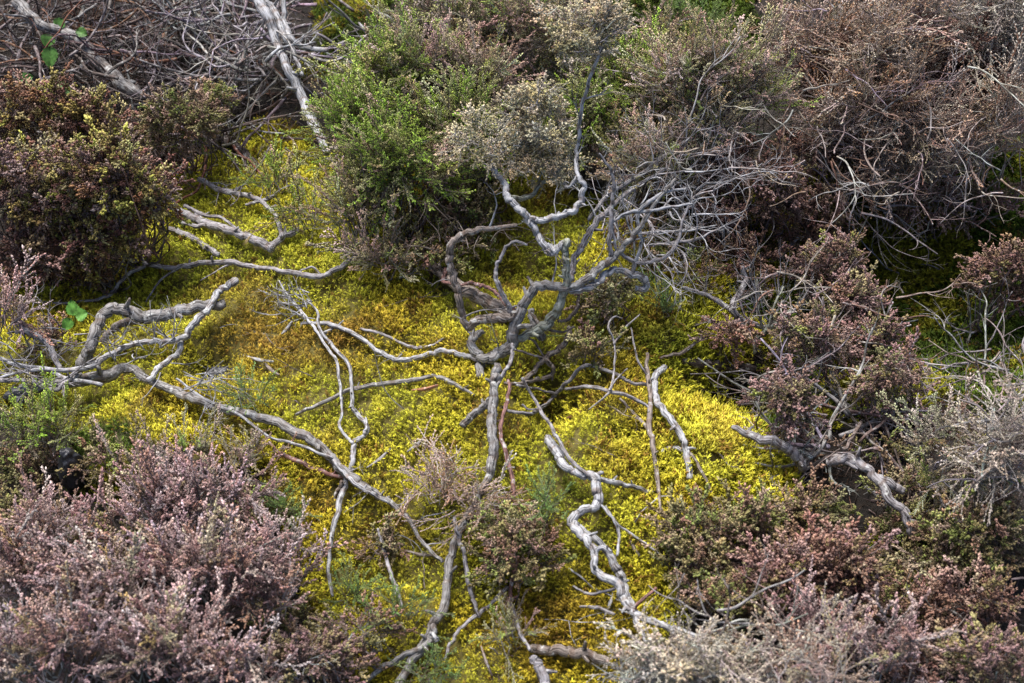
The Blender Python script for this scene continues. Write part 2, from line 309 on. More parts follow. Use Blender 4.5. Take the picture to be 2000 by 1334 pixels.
PAL = {   # kind: (proto, base palette of plant colours darkened to paint gap shade, tip palette, wood palette, sprig length m)
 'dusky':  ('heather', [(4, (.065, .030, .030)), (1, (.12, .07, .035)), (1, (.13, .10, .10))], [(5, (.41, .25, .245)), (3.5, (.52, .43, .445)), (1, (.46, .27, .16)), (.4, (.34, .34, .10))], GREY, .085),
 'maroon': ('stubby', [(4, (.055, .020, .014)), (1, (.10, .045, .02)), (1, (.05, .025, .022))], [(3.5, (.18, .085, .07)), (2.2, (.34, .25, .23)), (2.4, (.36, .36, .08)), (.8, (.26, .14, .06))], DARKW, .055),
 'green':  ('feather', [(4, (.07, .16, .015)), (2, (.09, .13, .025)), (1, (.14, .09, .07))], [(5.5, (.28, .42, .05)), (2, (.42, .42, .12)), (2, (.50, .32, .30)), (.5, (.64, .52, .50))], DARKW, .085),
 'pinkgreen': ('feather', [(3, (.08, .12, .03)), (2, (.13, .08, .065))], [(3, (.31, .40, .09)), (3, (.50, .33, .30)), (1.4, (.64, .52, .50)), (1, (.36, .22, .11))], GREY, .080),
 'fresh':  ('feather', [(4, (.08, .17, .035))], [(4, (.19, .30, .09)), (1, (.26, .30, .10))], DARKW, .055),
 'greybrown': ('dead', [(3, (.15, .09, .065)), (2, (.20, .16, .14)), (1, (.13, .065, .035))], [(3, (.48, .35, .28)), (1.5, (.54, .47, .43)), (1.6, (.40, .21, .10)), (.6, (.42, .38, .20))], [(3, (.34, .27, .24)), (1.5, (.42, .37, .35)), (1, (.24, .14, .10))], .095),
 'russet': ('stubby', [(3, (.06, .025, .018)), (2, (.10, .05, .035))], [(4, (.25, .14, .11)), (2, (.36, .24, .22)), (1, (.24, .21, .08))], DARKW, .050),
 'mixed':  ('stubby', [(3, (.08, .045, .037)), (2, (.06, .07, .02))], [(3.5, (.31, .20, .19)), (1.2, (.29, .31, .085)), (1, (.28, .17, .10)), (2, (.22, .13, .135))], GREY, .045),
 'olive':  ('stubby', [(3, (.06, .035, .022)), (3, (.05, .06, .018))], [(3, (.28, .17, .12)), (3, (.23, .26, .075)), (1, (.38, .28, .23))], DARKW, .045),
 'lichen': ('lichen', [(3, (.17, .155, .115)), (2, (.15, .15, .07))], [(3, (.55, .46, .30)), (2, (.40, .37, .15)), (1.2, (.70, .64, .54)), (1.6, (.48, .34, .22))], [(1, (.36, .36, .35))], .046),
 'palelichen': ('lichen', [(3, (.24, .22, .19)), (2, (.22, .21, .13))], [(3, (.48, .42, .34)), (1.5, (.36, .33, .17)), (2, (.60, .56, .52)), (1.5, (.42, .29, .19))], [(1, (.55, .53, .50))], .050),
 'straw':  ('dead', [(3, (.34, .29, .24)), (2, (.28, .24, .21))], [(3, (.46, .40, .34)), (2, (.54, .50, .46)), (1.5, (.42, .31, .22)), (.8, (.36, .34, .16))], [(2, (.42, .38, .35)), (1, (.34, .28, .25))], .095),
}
ORI = {'dusky': (.95, .38), 'green': (.7, .42), 'pinkgreen': (.75, .42), 'greybrown': (.7, .5), 'straw': (.6, .6), 'fresh': (.8, .45)}
PHI = PITCH
def lobes_cover(lobes, sl=0.0):
    L = []
    for lb in lobes:
        px, py, rx, ry, hc = lb[:5]; c = lb[5] if len(lb) > 5 else max(.03, hc*.75)
        ctr = P(float(px), float(py), hc); ctr[2] -= sl*.35; k_ = pxm(ctr); a = max(rx*k_-sl*.25, .5*rx*k_); r_ = max(ry*k_-sl*.25, .5*ry*k_); c = max(.6*c, c-sl*.3)
        b = math.sqrt(max(r_*r_-(c*math.cos(PHI))**2, (.45*r_)**2))/math.sin(PHI); L.append((ctr, np.array([a, b, c])))
    return L
def bush(name, label, lobes, kind, dens=1.0, group=None, cat="shrub", size=1.0, upw=None, sub=6, stems=1.0, spread=None):
    o_ = ORI.get(kind, (.5, .58)); upw = o_[0] if upw is None else upw; spread = o_[1] if spread is None else spread
    proto, pa, pb, pw, sl = PAL[kind]; sl = sl*size; L = lobes_cover(lobes, sl); base = L[0][0].copy(); base[2] = G(base[0], base[1])
    root = empty(name, base, label, cat, group); fol = MB(); st = MB()
    for ctr, rad in L:
        area = math.pi*(rad[0]*rad[1]+ .8*rad[2]*(rad[0]+rad[1]))*1.15; n = max(6, int(dens*area/(.00118*size*size*(sl/.055)**1.0)))
        u = nrm(rng.normal(0, 1, (n*3, 3))); u = u[(u[:, 2] > -.35)][:n]; n = len(u)
        bump = 1+.38*vnoise(u[:, 0]*3+ctr[0]*9, u[:, 1]*3+u[:, 2]*2, 1.0, 4)+.25*vnoise(u[:, 0]*8, u[:, 1]*8+ctr[1]*5, 1.0, 5)
        rr = (.35+.65*rng.random(n)**.5)*bump*np.where(rng.random(n) < .12, rng.uniform(1.05, 1.3, n), 1); p = ctr+u*rad*rr[:, None]
        gz = G(p[:, 0], p[:, 1]); p[:, 2] = np.maximum(p[:, 2], gz+.008)
        nm = nrm(u/rad)
        foot = ctr[:2]+rng.normal(0, .16, (n, 2))*rad[:2]; foot3 = np.column_stack([foot, G(foot[:, 0], foot[:, 1])-.004])
        m = int(n*min(1, .55*stems)) if stems < 1.5 else n
        for i in range(m):
            a, b = foot3[i], p[i]; mid = a*.45+b*.55+np.array([0, 0, -.18*np.linalg.norm(b-a)])+rng.normal(0, .12, 3)*np.linalg.norm(b-a)
            s = spline(np.array([a, mid, b]), 4); s[1:-1] += rng.normal(0, .004, s[1:-1].shape); s[:, 2] = np.maximum(s[:, 2], G(s[:, 0], s[:, 1])-.002)
            r0 = rng.uniform(.0015, .0034); tube(st, s, np.linspace(r0, .0009, len(s)), 4, pick(pw, 1)[0])
        # fans of sprigs
        ci = np.repeat(np.arange(n), sub); N = len(ci)
        d = nrm(nm[ci]*.75+np.array([0, 0, upw])+rng.normal(0, spread, (N, 3)))
        sc = sl*1.1*rng.uniform(.5, 1.25, N)*np.where(rng.random(N) < .06, 1.45, 1); pos = p[ci]-nm[ci]*sl*.35+rng.normal(0, sl*.16, (N, 3))
        cl = vnoise(p[:, 0], p[:, 1]+p[:, 2], .045, 6)       # clump tint follows the plant, not the light
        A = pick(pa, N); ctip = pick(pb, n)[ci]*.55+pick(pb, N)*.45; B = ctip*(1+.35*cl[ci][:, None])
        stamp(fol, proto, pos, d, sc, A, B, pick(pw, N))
    st.build("stems", M_TWIG, root); fol.build("foliage", M_FOL, root); return root

# ------------------------------------------------------------------ traced branches
WOOD = {'grey': (.20, .192, .19), 'pale': (.29, .292, .31), 'brown': (.18, .148, .13), 'red': (.20, .105, .095), 'dark': (.055, .042, .04), 'green': (.23, .24, .20), 'mauve': (.235, .222, .235), 'orange': (.30, .14, .08)}
def parse(s, h0, hf=None):
    """'x,y,r[,h_cm] ...' in photo pixels -> world points and radii"""
    out = []; h = h0
    for tok in s.split():
        a = [float(q) for q in tok.split(',')]
        if len(a) > 3: h = a[3]
        hh = (hf(a[0], a[1]) if hf else h)*.01; p = P(a[0], a[1], hh); out.append([*p, .75*a[2]*pxm(p)])
    return np.array(out)
def limb(root, s, col='grey', h=2.0, hf=None, name="branch", sides=None, mb=None, gn=.07, wob=.0, twigs=None, tw=None):
    q = parse(s, h*.8, hf); sp = spline(q, 9); r = np.maximum(sp[:, 3], .0006); p = sp[:, :3]
    if wob: p[1:-1] += rng.normal(0, wob, p[1:-1].shape)
    rm = float(r.mean()); sd_ = sides or (18 if rm > .006 else 10 if rm > .003 else 6)
    # low frequency swelling of old wood
    u = np.linspace(0, len(q)*1.7, len(r)); r = r*(1+.09*vnoise(u, u*0+rng.random()*40, 1.0, 7)*2)
    c = np.array(WOOD[col])*rng.uniform(.9, 1.12)
    
    k1 = rng.normal(0, 1.3, (len(p), 3)); k1[1:-1] = (k1[:-2]+k1[1:-1]+k1[2:])*.5; k1[0] = k1[-1] = 0; p = p + k1*np.minimum(r, .006)[:, None]*.22
    own = mb is None; mb = mb or MB(); tube(mb, p, r, sd_, c, gn*.5, .034 if rm > .003 else .03)
    if rm > .0035:                                            # broken side stubs
        for _ in range(1+int(len(q)/4)):
            i = rng.integers(3, len(p)-3); t_ = nrm(p[i+1]-p[i-1]); dd = nrm(np.cross(t_, rng.normal(0, 1, 3))+t_*.6); dd[2] = abs(dd[2]); L_ = r[i]*rng.uniform(1.2, 2.8)
            tube(mb, np.array([p[i], p[i]+dd*r[i]*.8, p[i]+dd*(r[i]+L_*.6), p[i]+dd*(r[i]+L_)+rng.normal(0, .001, 3)]), r[i]*np.array([.7, .5, .38, .25]), 7, c*.9, .12)
    if twigs:
        n, L, rr, up, depth = twigs
        for _ in range(n):
            i = rng.integers(2, len(p)-2); d = nrm(np.cross(p[i+1]-p[i-1], rng.normal(0, 1, 3)))*.8+nrm(p[i+1]-p[i-1])*.7; d[2] = abs(d[2])*.6+.1
            tm = MB(); twig(tm, p[i], d, L*rng.uniform(.5, 1.3), min(rr*rng.uniform(.6, 1.2), r[i]*.6), np.array(WOOD['pale' if rng.random() < .5 else 'mauve'])*rng.uniform(.8, 1.15), depth, .4, up); tm.build("twig", M_TWIG, root)
    return (mb.build(name, M_BARK, root) if own else None)
def rooted(name, px, py, label, cat="branch", group=None): return empty(name, P(float(px), float(py), 0), label, cat, group)

# ---- central gnarled shrub
c0 = rooted("gnarled_shrub", 985, 690, "gnarled silver grey dead shrub with curling limbs in the middle of the moss", "shrub")
HC = lambda x, y: max(1.5, 3+(690-y)*.088)
HB = lambda x, y: max(1.5, 3+(690-y)*.055)
def loose(root, *a):
    m_ = MB(); twig(m_, *a); m_.build('twig', M_TWIG, root)
limb(c0, "937,738,10 941,708,12 975,690,14 995,676,15 1002,650,15 1015,612,14 1030,582,13 1048,560,13 1075,558,12 1110,563,12 1140,549,11 1165,527,10 1195,506,10 1218,480,8 1242,455,7 1262,425,6 1290,385,5 1320,350,4", hf=HC, twigs=(7, .10, .002, .1, 2))
limb(c0, "1105,568,9 1140,566,9 1165,552,9 1185,534,9 1205,527,9 1230,533,9 1254,543,10 1264,556,9 1254,566,8 1242,562,6", hf=HC, col='pale')
limb(c0, "975,690,11 953,702,11 932,690,11 921,668,11 930,654,10 944,647,7", h=4, col='grey')
limb(c0, "1005,612,11 985,622,11 960,622,12 935,626,12 915,640,10 905,622,10 896,582,10 889,548,10 879,512,10 882,482,10 900,460,9 930,448,8 970,446,6 1010,440,5", hf=HC, col='brown', twigs=(4, .08, .002, .1, 2))
limb(c0, "828,498,11,5 860,530,14,5 900,562,17,5 940,583,19,4 980,606,17,3 1005,628,13,3 1000,660,12,2", col='brown')
limb(c0, "1000,678,9 1020,658,11 1045,646,13 1070,634,14 1086,608,12 1099,580,12 1108,560,11 1106,520,10 1103,492,10 1106,470,10", hf=HC, col='green')
limb(c0, "1038,606,8 1042,625,10 1050,645,13 1060,658,12", h=6, col='grey')
limb(c0, "1102,474,9 1092,484,9 1076,496,10 1064,484,10 1052,461,9 1036,436,9 1023,416,10 1006,401,9 993,386,9 986,362,7 972,341,7 958,326,6", hf=HC, col='pale')
limb(c0, "1023,416,8 1044,429,8 1064,431,8 1090,424,8 1118,412,8 1138,388,8 1140,362,7 1127,340,6 1126,300,5 1131,258,5 1137,205,5 1152,158,5 1167,112,4 1184,78,3", hf=HC, col='pale', twigs=(6, .09, .0018, .25, 2))
limb(c0, "995,386,7 1030,386,7 1058,360,6 1088,341,5 1080,300,4 1060,250,3", hf=HC, col='green')
limb(c0, "1128,345,5 1112,365,4 1099,356,4 1092,338,4 1098,318,3", hf=HC, col='pale')
limb(c0, "1000,620,7 986,582,7 971,551,7 968,522,5 979,502,5 990,480,4 1008,471,4 1030,478,3", hf=HC, col='mauve')
limb(c0, "1116,548,9 1119,512,8 1131,490,8 1147,459,8 1167,430,8 1190,411,7 1215,385,6 1250,360,5 1300,330,4", hf=HB, col='mauve', twigs=(5, .12, .002, .1, 2))
limb(c0, "1192,500,6 1191,455,6 1195,400,6 1200,365,5 1192,330,4 1170,300,3", hf=HC, col='mauve')
limb(c0, "1237,540,5 1237,514,6 1216,497,5 1202,484,4 1196,440,4", hf=HC, col='mauve')
limb(c0, "1238,512,5 1275,511,5 1308,496,5 1324,470,5 1333,432,4 1345,400,3", hf=HC, col='mauve')
limb(c0, "1240,512,4 1254,476,5 1250,452,5 1246,420,5 1262,398,5 1300,376,4 1340,368,3", hf=HC, col='pale')
limb(c0, "1197,433,4 1232,414,5 1262,412,5 1310,404,4 1352,398,3", hf=HC, col='pale')
limb(c0, "1252,456,4 1300,452,4 1345,450,3 1400,440,2", hf=HB, col='pale')
limb(c0, "1258,480,3 1310,474,4 1358,468,4 1396,450,3 1450,425,2", hf=HB, col='mauve')
limb(c0, "1150,430,5 1190,380,5 1240,350,6 1290,310,5 1350,270,4 1410,250,3", hf=HB, col='mauve', twigs=(6, .12, .002, .1, 2))
limb(c0, "935,556,5 955,562,5 975,578,6 995,600,6 1010,605,4", h=9, col='red')
limb(c0, "870,525,5 866,548,5 890,556,4 920,552,5 940,560,5", h=9, col='red')
limb(c0, "1038,612,4 1055,635,4 1075,645,4 1100,648,3 1122,638,3", h=8, col='brown')
limb(c0, "1130,565,4 1128,598,5 1110,622,5 1090,628,4", h=9, col='dark')
limb(c0, "1001,672,5,7 1001,695,5,6 992,718,5,5 978,738,5,4 970,756,4,3", col='mauve')
for _ in range(58):       # springing fine twigs on the right side of the crown
    x, y = rng.uniform(1170, 1370), rng.uniform(290, 500); p = P(x, y, (HB(x, y)*rng.uniform(.7, 1.15))*.01)
    loose(c0, p, np.array([rng.uniform(.2, 1), rng.normal(.1, .5), rng.uniform(-.1, .5)]), rng.uniform(.09, .20), rng.uniform(.0013, .0024), np.array(WOOD['pale' if rng.random() < .75 else 'mauve'])*rng.uniform(1.1, 1.7), 2, .66, .05, 4)
for _ in range(14):
    x, y = rng.uniform(840, 1080), rng.uniform(440, 520); p = P(x, y, HB(x, y)*.009)
    loose(c0, p, rng.normal(0, 1, 3)+np.array([0, 0, .3]), rng.uniform(.06, .13), rng.uniform(.0012, .002), np.array(WOOD['brown'])*rng.uniform(.5, .9), 2, .4, .03)
def tuft(root, lobes, kind, dens=1.0, size=1.0, sub=6, hk=HC):
    proto, pa, pb, pw, sl = PAL[kind]; sl *= size; fol = MB()
    for px, py, rx, ry in lobes:
        c = P(float(px), float(py), hk(px, py)*.01); k_ = pxm(c); rad = np.array([rx, .8*ry, ry])*k_
        n = int(dens*(rx*ry)*k_*k_/.00016); u = nrm(rng.normal(0, 1, (n, 3))); p = c+u*rad*(.2+1.45*rng.random((n, 1))**1.1)
        ci = np.repeat(np.arange(n), sub); N = len(ci); d = nrm(u[ci]*.8+np.array([0, 0, .3])+rng.normal(0, .6, (N, 3)))
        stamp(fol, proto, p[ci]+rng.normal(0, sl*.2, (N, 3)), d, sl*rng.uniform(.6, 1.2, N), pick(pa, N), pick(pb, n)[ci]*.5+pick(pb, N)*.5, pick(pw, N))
    fol.build("foliage", M_FOL, root)
tuft(c0, [(1030, 215, 55, 45), (1075, 270, 50, 45), (1060, 320, 45, 38), (1000, 290, 50, 32), (930, 268, 48, 28), (1110, 95, 38, 38), (1175, 62, 42, 32), (1140, 60, 40, 36), (1110, 330, 30, 28)], 'lichen', .95, 1.0)

# ---- upright broken stick and its long lower stem
c1 = rooted("forked_stem", 965, 880, "upright grey broken stem with blunt top and short side stub, mid moss", "branch")
limb(c1, "968,718,13,9 968,735,12,8 966,760,11,7 962,800,12,6 961,850,13,5 964,890,13,4 955,930,11,4 930,978,9,4 905,1020,10,4 888,1060,11,4 876,1120,12,4 866,1180,12,3 846,1225,12,3 828,1262,13,3 800,1298,12,3 780,1340,11,3")
limb(c1, "960,778,9,6 946,792,10,5 925,810,10,4 903,832,10,4")
limb(c1, "848,1222,8,4 846,1242,9,4 838,1258,9,4 790,1279,8,4 750,1300,7,4 712,1334,6,4")
limb(c1, "840,1235,5 852,1244,6 850,1252,5", h=6, col='pale')
# ---- long fallen branch from the left
c2 = rooted("fallen_branch", 560, 840, "long grey fallen branch running from the left edge down to the centre", "branch")
limb(c2, "40,760,13,6 80,752,15,6 130,745,16,6 190,738,17,5 250,722,12,5 290,742,11,5 345,765,12,4 380,780,12,4 430,795,12,4 480,808,12,4 530,823,13,4 580,846,13,4 620,871,13,3 655,905,13,3 690,935,11,3 720,955,8,3 760,980,7,3 795,1010,6,3 815,1045,5,4 840,1075,5,4 864,1098,5,4", twigs=(12, .07, .0015, .1, 2))
limb(c2, "287,745,8 318,712,8 345,690,8 360,660,9 385,626,10 408,602,9 424,572,9 440,561,9 458,549,10", h=8, col='pale')
limb(c2, "360,660,7 322,668,7 288,668,7 250,676,7 215,692,8 186,712,7 150,722,6 70,722,5 0,738,4", h=10, col='pale', twigs=(12, .09, .0018, .2, 2))
limb(c2, "0,742,6 60,745,6 105,762,6 125,748,6 150,725,5", h=10, col='mauve')
limb(c2, "30,620,7,10 55,648,8,9 90,670,8,8 105,700,7,8 120,720,6,8", col='mauve')
limb(c2, "0,700,6 40,715,6 90,722,6 130,740,6 200,752,5", h=9, col='pale')
limb(c2, "640,885,4,4 675,925,6,5 710,955,6,5 760,982,5,4", col='pale')
limb(c2, "525,862,3 545,882,5 590,905,6 640,925,6 680,935,5", h=3, col='red')
limb(c2, "345,740,3 400,780,4 470,812,4 520,850,4 590,870,4 650,895,4", h=6, col='pale')
for _ in range(16):
    x, y = rng.uniform(200, 340), rng.uniform(630, 730); loose(c2, P(x, y, .08), rng.normal(0, .8, 3)+np.array([0, 0, .7]), rng.uniform(.05, .11), .0016, np.array(WOOD['pale'])*rng.uniform(.85, 1.15), 1, .45, .05)
for _ in range(14):
    x, y = rng.uniform(350, 420), rng.uniform(715, 775); loose(c2, P(x, y, .07), np.array([1, -.35, .1])+rng.normal(0, .3, 3), rng.uniform(.06, .14), .0014, np.array(WOOD['pale'])*rng.uniform(.8, 1.1), 1, .3, .0)
for _ in range(26):
    x, y = rng.uniform(-20, 150), rng.uniform(620, 760); loose(c2, P(x, y, .08), np.array([rng.normal(0, 1), rng.normal(0, .6), .4]), rng.uniform(.06, .15), .0017, np.array(WOOD['mauve'])*rng.uniform(.8, 1.3), 2, .4, .0)
c3 = rooted("arched_root", 200, 690, "thick grey arched root looping over the moss near the left edge", "root")
limb(c3, "150,725,13,3 168,700,15,5 180,670,15,8 190,640,14,10 203,612,14,11 226,600,14,11 255,612,15,10 285,621,16,9 320,613,15,8 360,606,15,7 400,598,14,6 438,592,11,4")
limb(c3, "200,668,8,4 218,645,9,6 245,630,10,7 285,622,11,7", col='brown')
# ---- fan twig with two descending stems
c4 = rooted("pale_twig", 690, 860, "pale twig with feathery fan top and two long stems on the left moss slope", "twig")
limb(c4, "545,548,2 560,575,4 582,602,5 610,636,4 640,680,4 658,708,4 664,750,4 668,800,4 664,838,4 690,866,5", h=4, col='pale')
limb(c4, "600,585,3 620,610,3 625,642,4 650,676,5 680,712,5 688,760,5 690,800,6 716,830,6 712,850,6 692,866,7 690,900,7 672,950,7 656,1010,7 646,1060,6 641,1110,5 650,1165,4", h=3.5, col='pale')
limb(c4, "712,848,5 716,830,4 714,815,3", h=4, col='pale')
for _ in range(26):
    x, y = rng.uniform(545, 620), rng.uniform(570, 625); loose(c4, P(x, y, .04), np.array([-1, .35, .15])+rng.normal(0, .35, 3), rng.uniform(.03, .08), .0014, np.array(WOOD['pale'])*rng.uniform(.8, 1.2), 1, .4, .03)
c5 = rooted("wavy_branch", 755, 695, "smooth pale branch waving across the moss into the base of the central shrub", "branch")
limb(c5, "588,632,4 612,630,5 640,633,6 680,646,6 718,670,6 755,696,7 790,702,7 830,695,7 860,685,7 890,690,7 925,700,7 965,708,6", h=3, col='pale')
limb(c5, "704,642,3 740,651,4 780,668,4 808,680,5 840,675,4 868,660,3", h=2.5, col='mauve')
def single(name, label, lines, cat="twig", col='grey', h=2.5, group=None, tw=None, twn=(4, .06, .0014, .1, 1)):
    a = [float(q) for q in lines[0].split()[0].split(',')]; r_ = rooted(name, a[0], a[1], label, cat, group)
    for s in lines:
        cc, hh = col, h
        if '|' in s: s, o = s.split('|'); o = o.split(); cc = o[0]; hh = float(o[1]) if len(o) > 1 else h
        limb(r_, s, cc, hh, twigs=twn if tw else None)
    return r_
single("curved_twig", "long thin grey twig arching over the bright moss, left of the upright broken stem", ["578,810,4 620,792,5 690,760,6 760,748,6 812,742,6 845,735,6 880,746,6 926,772,4"])
single("lying_branch", "thin brown grey branch lying along the top of the moss below the maroon heather", ["272,500,4 288,515,6 340,523,7 390,515,7 450,511,7 500,523,7 560,530,7 620,541,7 665,522,7 706,490,6", "285,517,5 240,545,5 215,575,5 170,588,4 90,590,4 0,570,3", "350,522,4 312,550,3 285,590,2", "460,512,4 440,520,3 392,548,2", "585,530,3 610,522,3 630,538,2"], "branch", 'mauve', 3)
single("grey_branch", "stout grey branch with a forked end, on the shaded moss under the maroon heather", ["345,408,9 380,426,10 420,441,11 460,456,11 500,470,12 530,486,11", "525,486,9 552,462,9 582,450,8", "360,402,5 400,420,5 430,425,4 470,450,3", "352,434,5 390,440,6 420,442,5"], "branch", 'mauve', 4)
single("crooked_branch", "crooked dark grey branch above the stout forked one, in the upper left moss", ["388,350,6 430,371,7 480,381,7 520,400,6 540,425,6 550,462,6", "410,358,4 450,378,5 470,365,4", "480,400,4 520,390,5 540,376,4"], "branch", 'mauve', 5, tw=1)
single("moss_branch", "short straight grey branch half sunk in the moss under the maroon heather edge", ["330,447,7 370,462,8 400,480,8 428,498,8"], "branch", 'mauve', 2)
single("lichen_branch", "thick smooth grey branch spotted with lichen, crossing the top left corner", ["25,-20,15,20 40,10,15,19 58,32,15,18 82,52,14,17 120,60,14,16 150,76,16,15 180,106,16,14 220,146,16,13 260,180,16,11 300,195,14,9 335,206,12,7", "90,52,5,17 140,40,4,16 190,5,3,15"], "branch", 'grey')
single("bleached_branch", "bleached straight branch slanting down from the top edge beside the green heather", ["490,-15,13,22 520,28,14,20 540,80,12,18 560,130,12,16 585,182,12,14 605,226,12,14 622,262,12,14 638,300,10,13", "500,-10,8,20 535,20,9,18 552,65,8,17 575,110,6,15 590,150,5,13", "553,-10,6,18 556,40,7,16 566,75,8,15 595,92,8,14 640,97,7,13", ], "branch", 'pale')
single("black_log", "short wet black log lying under the bare tangled twigs at upper left", ["405,245,9 440,272,12 470,295,12 500,325,11"], "log", 'dark', 3)
c6 = single("twisted_branch", "twisting silver branch with a looped middle, right of centre in the moss", ["1070,855,10,2 1078,868,12,3 1092,890,12,4 1104,910,12,5 1122,922,11,5 1145,926,11,5 1162,938,12,5 1167,965,12,5 1163,990,11,5 1140,993,11,6 1120,1012,13,6 1126,1034,11,7 1150,1058,10,8 1162,1080,10,9 1161,1105,10,9 1178,1126,11,9 1204,1138,12,9 1216,1164,11,9 1235,1190,11,9 1260,1210,9,10 1310,1225,9,12 1365,1245,8,12",
   "1126,1022,8,5 1158,1050,9,5 1190,1085,11,5 1212,1125,11,5 1225,1165,11,6 1236,1195,10,8", "1158,932,6,4 1210,943,7,4 1245,953,6,3 1275,962,5,2", "1236,1195,8,9 1250,1230,7,10 1268,1262,6,10|pale", "1236,1200,5,9 1248,1178,5,11 1282,1148,4,13|red", "1162,1075,6,9 1180,1070,6,10 1195,1078,5,11|pale",
   "1172,985,3,5 1196,1012,4,5 1209,1045,4,5 1205,1085,4,6", "1182,988,3,3 1205,1022,4,3 1245,1050,4,2 1288,1082,3,2", "1120,1145,3,3 1150,1160,4,4 1200,1150,4,7|mauve", "1132,1185,3,3 1170,1188,5,4 1200,1200,4,6|mauve"], "branch", 'pale')
single("straight_stick", "thin straight stick leaning across the dark hollow onto the twisting silver branch", ["1020,738,4,6 1050,790,5,6 1076,836,5,6 1112,892,5,6 1150,930,4,6"], "twig", 'mauve')
single("red_stem", "thin winding reddish stem dropping beside the upright broken stem", ["992,742,4,5 994,768,5 986,800,5 976,842,5 990,890,6 1003,958,6 990,985,6 966,1005,6 962,1040,6 976,1080,6 1004,1112,6 998,1150,6 993,1180,5", "993,1178,5 1005,1195,5 1014,1235,5 1035,1270,5|mauve", "985,1182,4 998,1172,5 1012,1165,4"], "twig", 'red', 6)
single("split_twig", "split greyish red twig with a white pointed top, right of the long lower stem", ["887,1010,4,8 892,1030,5,8 900,1060,6,7 908,1092,6,6 913,1130,6,5 925,1170,6,4 936,1205,5,3", "868,1288,3,2 884,1250,5,2 905,1222,5,3 930,1203,6,3 958,1180,5,4 992,1146,5,6"], "twig", 'mauve')
c7 = single("pronged_branch", "pale two pronged branch standing on the moss right of the dark hollow", ["1297,718,9,7 1280,732,9,7 1278,752,8,6 1282,780,9,5 1300,806,9,5 1328,846,9,4 1339,880,9,3 1346,935,8,2", "1264,690,4,7 1266,735,6,6 1270,782,6,5 1267,832,7,4 1276,872,7,4 1284,930,6,3 1291,1000,3,3|brown",
   "1342,880,5,3 1362,905,4,3 1382,945,4,3 1400,990,3,3|brown", "1210,778,3,3 1248,818,5,3 1274,850,5,4|brown", "1232,640,2,9 1245,700,3,8 1266,735,4,6|mauve", "1340,880,5,3 1310,875,5,2 1290,885,4,2"], "branch", 'pale')
single("hooked_twig", "thin curving twig sweeping over the dark hollow to the two pronged branch", ["985,800,4 1030,808,5 1060,795,5 1085,770,5 1110,744,5 1145,714,5 1190,725,5 1232,748,5 1268,752,5", "1010,752,3 1050,760,3 1085,770,4", "1104,760,4 1150,756,5 1198,765,5 1260,790,4 1268,805,3", "1020,790,3 1040,800,3 1075,785,3"], "twig", 'mauve', 6)
single("wiry_twig", "fine wiry twig with a looped fork at its tip, rising behind the dark hollow", ["1150,800,2,3 1188,768,3,5 1199,725,3,7 1200,670,3,9 1188,640,3,11 1198,620,3,12 1216,622,2,12", "1199,672,3,9 1222,640,3,11 1250,614,2,12", "1190,762,3,6 1204,740,2,6 1225,720,2,6"], "twig", 'mauve')
single("knotted_twig", "knotted dark twig below the right foot of the central shrub", ["1112,640,6,4 1106,665,8,4 1088,683,7,4 1066,700,8,4 1080,716,6,4 1078,732,6,3 1050,742,6,3 1010,750,5,3 985,748,4,3", "1064,700,6,4 1045,722,6,3 1022,742,5,3", "1065,700,3,4 1040,665,3,5 1016,662,3,5", "1078,728,4,3 1079,742,3,3", "1064,700,3,4 1030,690,3,4 1005,682,3,5"], "twig", 'brown')
single("dark_twig", "short dark bent twig on the moss at right, below the green brown sprigs", ["1290,700,4 1325,690,5 1350,678,5 1372,658,4"], "twig", 'brown', 5)
single("leaning_log", "short pale log poking out of the moss edge into the brown heather at right", ["1432,834,7,6 1460,848,10,7 1490,860,12,8 1525,870,14,8 1552,888,14,8 1568,915,12,6", "1478,862,5 1488,900,6 1512,945,6 1530,975,5"], "log", 'mauve')
single("purple_root", "purplish arched root bending down through the green brown heather at right", ["1615,905,10,10 1645,895,12,13 1675,902,12,15 1700,925,12,15 1735,942,11,14 1765,960,9,12", "1700,925,11,15 1735,972,12,15 1765,1000,12,14 1782,1045,10,12", "1690,950,5,6 1730,985,5,5 1755,1015,5,3|pale"], "root", 'mauve')
single("bent_branch", "dark bent branch crossing another under the dusky heather right of the moss", ["1335,562,5,8 1380,576,6,7 1420,600,7,7 1462,630,7,6 1500,642,7,5", "1452,520,6,9 1456,556,8,8 1432,592,8,8 1438,618,8,7 1465,652,8,5"], "branch", 'mauve', tw=1, twn=(5, .09, .0016, .2, 2))
single("grey_fork", "pale forked grey stem among the wiry twigs right of the moss", ["1474,690,5,7 1478,662,7,8 1512,634,9,10 1545,606,7,12", "1492,650,4,9 1480,600,4,12 1478,545,3,15", "1500,640,4,10 1515,590,3,13 1530,560,3,15"], "branch", 'green', tw=1, twn=(9, .09, .0016, .3, 2))
single("sunken_log", "dark sunken log at the back of the shaded moss hollow on the right", ["1335,705,9 1380,712,13 1430,716,13 1475,722,11"], "log", 'dark', 3)
single("foreground_log", "grey log lying on the moss at the bottom, left of the pale lichen tuft", ["1035,1262,10 1065,1270,13 1100,1272,14 1140,1277,14 1185,1292,13"], "log", 'brown', 4)
single("cut_stump", "short dark cut log end at the bottom edge under the lying grey log", ["1042,1288,12,6 1056,1305,14,5 1070,1345,14,4"], "log", 'mauve')
single("bare_branch", "thin bare stem rising behind the pinkish heather at the lower left", ["640,1340,7 628,1290,7 622,1240,7 615,1200,5"], "branch", 'mauve', 6)
single("short_stub", "short brown stub standing beside the thin stem on the lower left moss", ["668,940,5,4 662,955,6,3 655,975,6,2"], "twig", 'brown')
